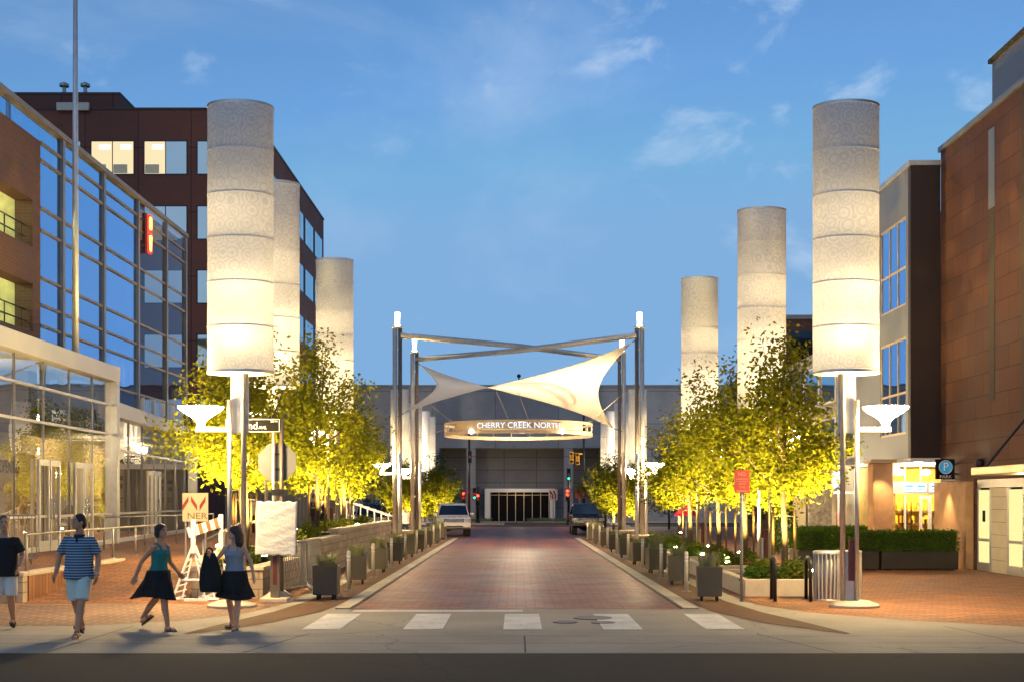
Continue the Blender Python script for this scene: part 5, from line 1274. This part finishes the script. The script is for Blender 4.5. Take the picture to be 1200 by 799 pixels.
def person(label, loc, rz, height, J, outfit, sex='m', skin_m=skin, hair='short', hair_m=hair_black, detail=True, group=None, yaw=0, nod=0):
    t = thing('person', label, 'person', loc, rz, group); s = height / 1.76; t.scale = (s * 1.09, s * 1.09, s) if sex == 'f' else (s, s, s)
    V = Vector
    D = dict(hipL=(.095, 0, .92), hipR=(-.095, 0, .92), kneeL=(.10, -.02, .50), kneeR=(-.10, -.02, .50), ankL=(.10, .02, .09), ankR=(-.10, .02, .09), pitL=0, pitR=0, toeL=8, toeR=-8,
             shL=(.178, 0, 1.375), shR=(-.178, 0, 1.375), elL=(.245, .03, 1.13), elR=(-.245, .03, 1.13), wrL=(.26, -.04, .88), wrR=(-.26, -.04, .88), hdL=(.26, -.07, .78), hdR=(-.26, -.07, .78), lean=(0, 0))
    if sex == 'f': D.update(shL=(.152, 0, 1.365), shR=(-.152, 0, 1.365), elL=(.215, .03, 1.12), elR=(-.215, .03, 1.12), wrL=(.235, -.03, .88), wrR=(-.235, -.03, .88), hdL=(.235, -.06, .79), hdR=(-.235, -.06, .79))
    D.update(J); D = {k: (V(v) if isinstance(v, tuple) and len(v) == 3 else v) for k, v in D.items()}
    lx, ly = D['lean']
    def off(z): f = max(0, (z - .92) / .5); return lx * f, ly * f
    if sex == 'm': tr_ = [(.84, .13, .095, 0), (.90, .165, .11, 0), (.97, .165, .112, 0), (1.08, .155, .105, -.005), (1.2, .168, .112, 0), (1.31, .182, .115, .005), (1.375, .160, .09, .01), (1.415, .095, .066, .015), (1.45, .06, .058, .015)]
    else: tr_ = [(.84, .14, .10, .01), (.90, .17, .12, .015), (.96, .165, .115, .01), (1.07, .125, .09, 0), (1.17, .13, .10, -.005), (1.26, .14, .122, -.022), (1.33, .148, .098, -.005), (1.39, .135, .075, .01), (1.43, .075, .056, .015), (1.46, .05, .05, .015)]
    def torso(b, inf, z0, z1, k=20):
        rs = []
        for z, rx, ry, dy in tr_:
            if z0 - .001 <= z <= z1 + .001: ox, oy = off(z); rs.append(ering((ox, oy + dy, z), rx + inf, ry + inf, k))
        b.loft(rs)
    ox, oy = off(1.42)
    for k in ('shL', 'shR'): D[k] = D[k] + V((ox, oy, 0))
    body = MB(); torso(body, 0, .8, 1.5)
    hc = V((ox * 1.15, oy * 1.15 - .01, 1.635))
    Mh = Matrix.Rotation(R(yaw), 3, 'Z') @ Matrix.Rotation(R(nod), 3, 'X')
    hp = lambda x, y, z: hc + Mh @ V((x, y, z))
    body.tube([(ox, oy + .015, 1.42), hp(0, .015, -.06)], [.058, .054] if sex == 'm' else [.048, .045], 14)
    body.ell(hc, (.074, .094, .112), 20, 14, Mh); body.ell(hp(0, -.03, -.055), (.056, .062, .062), 16, 10, Mh)
    body.ell(hp(0, -.075, -.098), (.026, .022, .018), 10, 8, Mh)
    if detail:
        body.tube([hp(0, -.088, .012), hp(0, -.108, -.022), hp(0, -.094, -.036)], [.009, .015, .011], 8)
        for e in (-1, 1): body.ell(hp(e * .076, .012, -.012), (.010, .020, .032), 10, 8, Mh); body.ell(hp(e * .03, -.083, .022), (.022, .012, .008), 8, 6, Mh)
        body.ell(hp(0, -.092, -.062), (.024, .010, .010), 10, 6, Mh)
    f = 1. if sex == 'm' else .92
    for sd, e in (('L', 1), ('R', -1)):
        h, k, a = D['hip' + sd], D['knee' + sd], D['ank' + sd]
        body.tube([h + V((0, 0, .03)), h.lerp(k, .35), h.lerp(k, .8), k, k.lerp(a, .12), k.lerp(a, .35) + V((0, .012, 0)), k.lerp(a, .7), a], [.092 * f, .086 * f, .062 * f, .056 * f, .054 * f, .058 * f, .043 * f, .037 * f], 14)
        pit, toe = R(D['pit' + sd]), R(D['toe' + sd])
        Mf = Matrix.Rotation(toe, 3, 'Z') @ Matrix.Rotation(pit, 3, 'X')
        fp_ = lambda x, y, z: a + Mf @ V((x, y, z))
        body.tube([fp_(0, .05, -.045), fp_(0, .0, -.035), fp_(0, -.09, -.052), fp_(0, -.165, -.062), fp_(0, -.19, -.064)], [.03, .042, .038, .03, .018], 12)
        b = MB(); n = 14; pr = [(.036 * sin(2 * pi * q / n) * (1.15 if cos(2 * pi * q / n) < 0 else 1), -.07 + .145 * cos(2 * pi * q / n)) for q in range(n)]
        b.loft([[tuple(fp_(x, y, zz)) for x, y in pr] for zz in (-.098, -.078)])
        b.tube([fp_(-.042, -.11, -.07), fp_(-.02, -.10, -.022), fp_(.02, -.10, -.022), fp_(.042, -.11, -.07)], .011, 6)
        if outfit.get('strap', True): b.tube([fp_(-.04, -.0, -.06), fp_(-.02, -.03, .005), fp_(.02, -.03, .005), fp_(.04, -.0, -.06)], .010, 6)
        b.build('sandal' if not outfit.get('shoes') else 'shoe', outfit.get('shoe_m', sandal_m), t, True)
        sh_, el, wr, hd = D['sh' + sd], D['el' + sd], D['wr' + sd], D['hd' + sd]
        af = 1. if sex == 'm' else .84
        body.ell(sh_, (.058 * af, .056 * af, .058 * af), 12, 8)
        body.tube([sh_.lerp(V((ox, oy, 1.36)), .35), sh_, sh_.lerp(el, .4), el, el.lerp(wr, .25), wr], [.05 * af, .054 * af, .047 * af, .037 * af, .039 * af, .026 * af], 12)
        d = (hd - wr).normalized(); sidev = V((e, 0, 0)); nrm = d.cross(sidev)
        if nrm.length < .3: sidev = V((0, 0, 1)); nrm = d.cross(sidev)
        nrm.normalize(); sidev = nrm.cross(d).normalized()
        # the hand: palm plane spans d and fwd
        fw = (V((0, -1, 0)) - d * V((0, -1, 0)).dot(d))
        if fw.length < .2: fw = V((0, 0, 1)) - d * d.z
        fw.normalize(); pn = d.cross(fw).normalized() * (1 if e > 0 else -1)
        pc = wr + d * .045
        for q in (-.03, -.01, .01, .03): body.tube([wr + fw * q * .5, pc + fw * q, pc + d * .045 + fw * q * 1.15], [.017, .018, .014], 8)
        if detail:
            for i_, (q, ln) in enumerate(((.036, .066), (.0125, .076), (-.0125, .07), (-.036, .054))):
                p0 = pc + d * .035 + fw * q; p1 = p0 + d * ln * .5 + fw * q * .12; p2 = p1 + d * ln * .42 - pn * ln * .28 * -1
                body.tube([p0, p1, p2], [.0105, .0095, .0075], 7)
            p0 = wr + d * .03 + fw * .03; body.tube([p0, p0 + d * .028 + fw * .032, p0 + d * .062 + fw * .040], [.015, .012, .009], 7)
    Mi = Mh.inverted()
    def paint(c):
        l = Mi @ (c - hc)
        if abs(l.x) < .05 and l.y < -.06:
            if abs(abs(l.x) - .031) < .012 and abs(l.z - .012) < .0055: return 1
            if abs(abs(l.x) - .031) < .018 and abs(l.z - .032) < .0045: return 1
            if abs(l.x) < .024 and abs(l.z + .063) < .008: return 2
        return 0
    bo = bake(body, 'body', [skin_m, eye_dark, lip_m], t, .0065 if detail else .014, 3, paint if detail else None)
    # hair
    hb = MB()
    if hair == 'short':
        hb.ell(hp(0, .016, .022), (.082, .096, .104), 20, 14, Mh); hb.ell(hp(0, .05, -.03), (.072, .062, .08), 16, 10, Mh)
        cut = [(hp(0, -.074, .062), Mh @ V((0, -.8, -.35)))]
    elif hair == 'bob':
        hb.ell(hp(0, .018, .024), (.088, .102, .108), 20, 14, Mh); hb.ell(hp(0, .045, -.045), (.086, .07, .095), 18, 12, Mh)
        for e in (-1, 1): hb.ell(hp(e * .066, .012, -.03), (.024, .05, .075), 12, 8, Mh)
        cut = [(hp(0, -.082, .05), Mh @ V((0, -.8, -.3)))]
    else:
        hb.ell(hp(0, .018, .026), (.09, .104, .108), 20, 14, Mh)
        for i_ in range(9):
            a = R(-20 + 220 * i_ / 8); px, py = .078 * cos(a), .05 + .062 * sin(a)
            hb.tube([hp(px * .8, py * .6, .06), hp(px * 1.08, py, -.05), hp(px * 1.2 + .008 * sin(i_ * 3), py * 1.05, -.16), hp(px * 1.15 + .012 * sin(i_ * 5), py * 1.0, -.26 + .02 * sin(i_ * 2.3))], [.035, .036, .034, .014], 8)
        cut = [(hp(0, -.084, .05), Mh @ V((0, -.8, -.3)))]
    bake(hb, 'hair', hair_m, t, .009 if detail else .014, 3, None, cut)
    # top
    b = MB()
    if outfit['top'] in ('polo', 'tee'):
        rs = []
        for z, rx, ry, dy in tr_[:-1]:
            o1, o2 = off(z); g = .056 if z < .95 else .040 if z < 1.15 else (.024 if z < 1.33 else .012)
            rs.append(ering((o1, o2 + dy, z - (.02 if z < .86 else 0)), max(rx, .165 if z < 1.1 else 0) + g, ry + g + (.016 if z < 1.15 else 0)))
        b.loft(rs)
        for sd in 'LR':
            s_, e_ = D['sh' + sd], D['el' + sd]
            b.ell(s_, (.062, .062, .058), 12, 8); b.tube([s_.lerp(V((ox, oy, 1.36)), .4), s_, s_.lerp(e_, .78)], [.06, .063, .075], 14)
        o = bake(b, 'shirt', outfit['top_m'], t, .011, 5)
        if outfit['top'] == 'polo':
            c = MB(); c.lathe([(.072, 1.40), (.084, 1.415), (.074, 1.455), (.064, 1.46)], 20, (ox, oy + .012, 0), False, 1, .92); q = c.build('collar', navy, o, True); q.modifiers.new('t', 'SOLIDIFY').thickness = .008
            c = MB(); c.bx(ox - .012, ox + .012, oy - .118, oy - .09, 1.35, 1.42); c.build('placket', navy, o, bevel=.005)
    else:
        torso(b, .013, .88, 1.335)
        for e, sd in ((1, 'L'), (-1, 'R')):
            b.tube([(ox * .8 + e * .07, oy * .8 - .108, 1.29), (ox + e * .082, oy - .072, 1.385), (ox + e * .088, oy + .0, 1.436), (ox + e * .08, oy + .07, 1.40), (ox * .8 + e * .07, oy * .8 + .09, 1.28)], .017, 8)
        bake(b, 'tank_top', outfit['top_m'], t, .010, 4)
    # bottoms
    if outfit['bottom'] in ('shorts', 'trousers'):
        b = MB(); torso(b, .012, .83, 1.0); b.ell((0, 0, .86), (.16, .12, .09), 16, 10)
        for sd in 'LR':
            h, k, a = D['hip' + sd], D['knee' + sd], D['ank' + sd]
            if outfit['bottom'] == 'shorts': b.tube([h + V((0, 0, .04)), h.lerp(k, .4), h.lerp(k, .93)], [.105, .105, .103], 16)
            else: b.tube([h + V((0, 0, .04)), h.lerp(k, .5), k, k.lerp(a, .5), a - V((0, 0, .03))], [.105, .095, .08, .072, .068], 14)
        bake(b, outfit['bottom'], outfit['bot_m'], t, .011, 4)
    else:
        b = MB(); sx, sy = outfit.get('sweep', (0, 0)); hz = outfit.get('hem', .52); hw = outfit.get('hemr', .25); n = 64; rs = []
        for i_ in range(13):
            q = i_ / 12; z = .99 + (hz - .99) * q; w_ = .135 + (hw - .135) * q ** 1.0; wy = .10 + (outfit.get('hemy', hw * .72) - .10) * q ** 1.0
            if q < .75: w_ = max(w_, .190 + .06 * q); wy = max(wy, .160 + .12 * q)
            rs.append([(sx * q ** 1.5 + (w_ + .022 * q * sin(9 * u + 1.3 * sin(3 * u)) + .010 * q * sin(17 * u)) * cos(u) * (1 + (.0)), sy * q ** 1.5 + (wy + .02 * q * sin(9 * u + 1.3)) * sin(u), z + .03 * q * sin(2 * u + outfit.get('ph', 0)) + (outfit.get('tilt', 0) * q * cos(u))) for u in [2 * pi * k / n for k in range(n)]])
        b.loft(rs, cap=False); o = b.build('skirt', outfit['bot_m'], t, True); m_ = o.modifiers.new('t', 'SOLIDIFY'); m_.thickness = .008
    if outfit.get('watch'):
        wr, el = D['wr' + outfit['watch']], D['el' + outfit['watch']]; d = (wr - el).normalized()
        b = MB(); b.tube([wr - d * .035, wr - d * .012], .034, 14); b.build('watch', steel, t)
    return t, D
# man cut by the left edge
person('person in a black shirt and white shorts walking at the left edge', (-7.9, 19.75, .006), R(8), 1.77,
       dict(ankR=(-.12, -.16, .09), kneeR=(-.11, -.14, .50), ankL=(.08, .22, .12), kneeL=(.09, .0, .50), pitL=-18, elL=(.27, .02, 1.14), wrL=(.25, -.14, .94), hdL=(.24, -.22, .90), elR=(-.26, .06, 1.13)),
       dict(top='tee', top_m=black_cloth, bottom='shorts', bot_m=white_cotton, shoe_m=black_rubber), 'm', skin, 'short', hair_black, yaw=10)
# man in the striped polo
person('person in a striped blue polo shirt and pale mint shorts, head turned', (-6.42, 18.8, .006), R(-2), 1.81,
       dict(hipL=(.095, -.01, .92), ankL=(.045, -.20, .085), kneeL=(.085, -.15, .50), ankR=(-.045, .24, .13), kneeR=(-.07, .03, .49), pitR=-24, pitL=4, elR=(-.30, .05, 1.15), wrR=(-.345, .02, .90), hdR=(-.37, -.0, .80), elL=(.265, .04, 1.13), wrL=(.275, -.05, .88), lean=(.01, -.02)),
       dict(top='polo', top_m=shirt_stripe, bottom='shorts', bot_m=mint, watch='L'), 'm', skin, 'short', hair_black, yaw=-52)
# woman in teal, striding to the right
person('person in a teal tank top and black skirt striding to the right', (-5.52, 19.75, .006), R(62), 1.64,
       dict(ankR=(-.06, -.24, .085), kneeR=(-.08, -.19, .50), hipR=(-.09, -.02, .92), ankL=(.06, .40, .16), kneeL=(.085, .14, .50), pitL=-38, elR=(-.25, .11, 1.13), elL=(.26, .02, 1.12), wrL=(.34, -.08, .93), hdL=(.37, -.13, .85), wrR=(-.31, .17, .90), hdR=(-.34, .18, .81), lean=(0, -.04)),
       dict(top='tank', top_m=teal, bottom='skirt', bot_m=black_cloth, sweep=(-.02, .09), hem=.53, hemr=.25, hemy=.40, ph=1.2, strap=False), 'f', skin, 'bob', hair_black, yaw=-8)
# woman in grey with the dark bag
wt, WD = person('person in a grey tank top and black skirt looking over her shoulder', (-4.38, 19.9, .006), R(-10), 1.61,
       dict(ankR=(-.075, .10, .09), kneeR=(-.09, .0, .5), ankL=(.075, -.12, .085), kneeL=(.09, -.09, .50), elR=(-.26, -.06, 1.18), wrR=(-.27, -.24, 1.27), hdR=(-.27, -.33, 1.29), elL=(.25, .04, 1.14), wrL=(.31, .0, .91), hdL=(.33, -.02, .82), pitR=-10),
       dict(top='tank', top_m=grey_cotton, bottom='skirt', bot_m=black_cloth, hem=.53, hemr=.31, ph=.4, strap=False), 'f', skin_pale, 'long', hair_brown, yaw=-58)
hb = MB(); n = 28; rs = []
for i_ in range(12):
    q = i_ / 11; r1 = .045 + .11 * sin(pi * min(1, q * .62 + .08)) + .02 * q
    rs.append([((r1 + .012 * sin(5 * u + q * 4)) * cos(u) + .03 * q, (r1 * .62 + .01 * sin(4 * u)) * sin(u), -.02 - .60 * q) for u in [2 * pi * k / n for k in range(n)]])
hb.loft(rs); bgo = hb.build('bag', black_cloth, None, True)
pz = wt.matrix_basis @ (WD['wrR'] + Vector((-.03, -.03, .05))); bgo.location = pz
tag(bgo, 'black soft bag hanging from the raised forearm of the woman in grey', 'bag')
b = MB(); b.tube([(-.06, 0, -.05), (-.04, 0, .04), (.0, 0, .06), (.04, 0, .04), (.06, 0, -.05)], .012, 6); b.build('handle', black_cloth, bgo)
# people in the background
person('distant person in a white shirt and dark trousers seen from behind', (-11.2, 55, TZ), R(178), 1.72, {}, dict(top='tee', top_m=white_cotton, bottom='trousers', bot_m=black_cloth, shoes=True, shoe_m=black_rubber), 'm', skin, 'short', hair_black, False)
person('distant person in a dark top standing on the terrace behind the planter wall', (-8.2, 52, TZ), R(60), 1.74, dict(elR=(-.24, -.08, 1.15), wrR=(-.18, -.25, 1.2), hdR=(-.15, -.32, 1.24)), dict(top='tee', top_m=black_cloth, bottom='trousers', bot_m=navy, shoes=True, shoe_m=black_rubber), 'm', skin, 'short', hair_black, False)
person('distant person in a black dress facing the one in the dark top', (-7.75, 51.8, TZ), R(-70), 1.66, {}, dict(top='tank', top_m=black_cloth, bottom='skirt', bot_m=black_cloth, hem=.55, hemr=.22), 'f', skin, 'bob', hair_black, False)
person('small distant person in white walking under the far left trees', (-5.75, 66, 0), R(20), 1.7, dict(ankL=(.09, -.18, .09), kneeL=(.1, -.14, .5), ankR=(-.09, .2, .12)), dict(top='tee', top_m=white_cotton, bottom='trousers', bot_m=navy, shoes=True, shoe_m=black_rubber), 'm', skin, 'short', hair_brown, False)
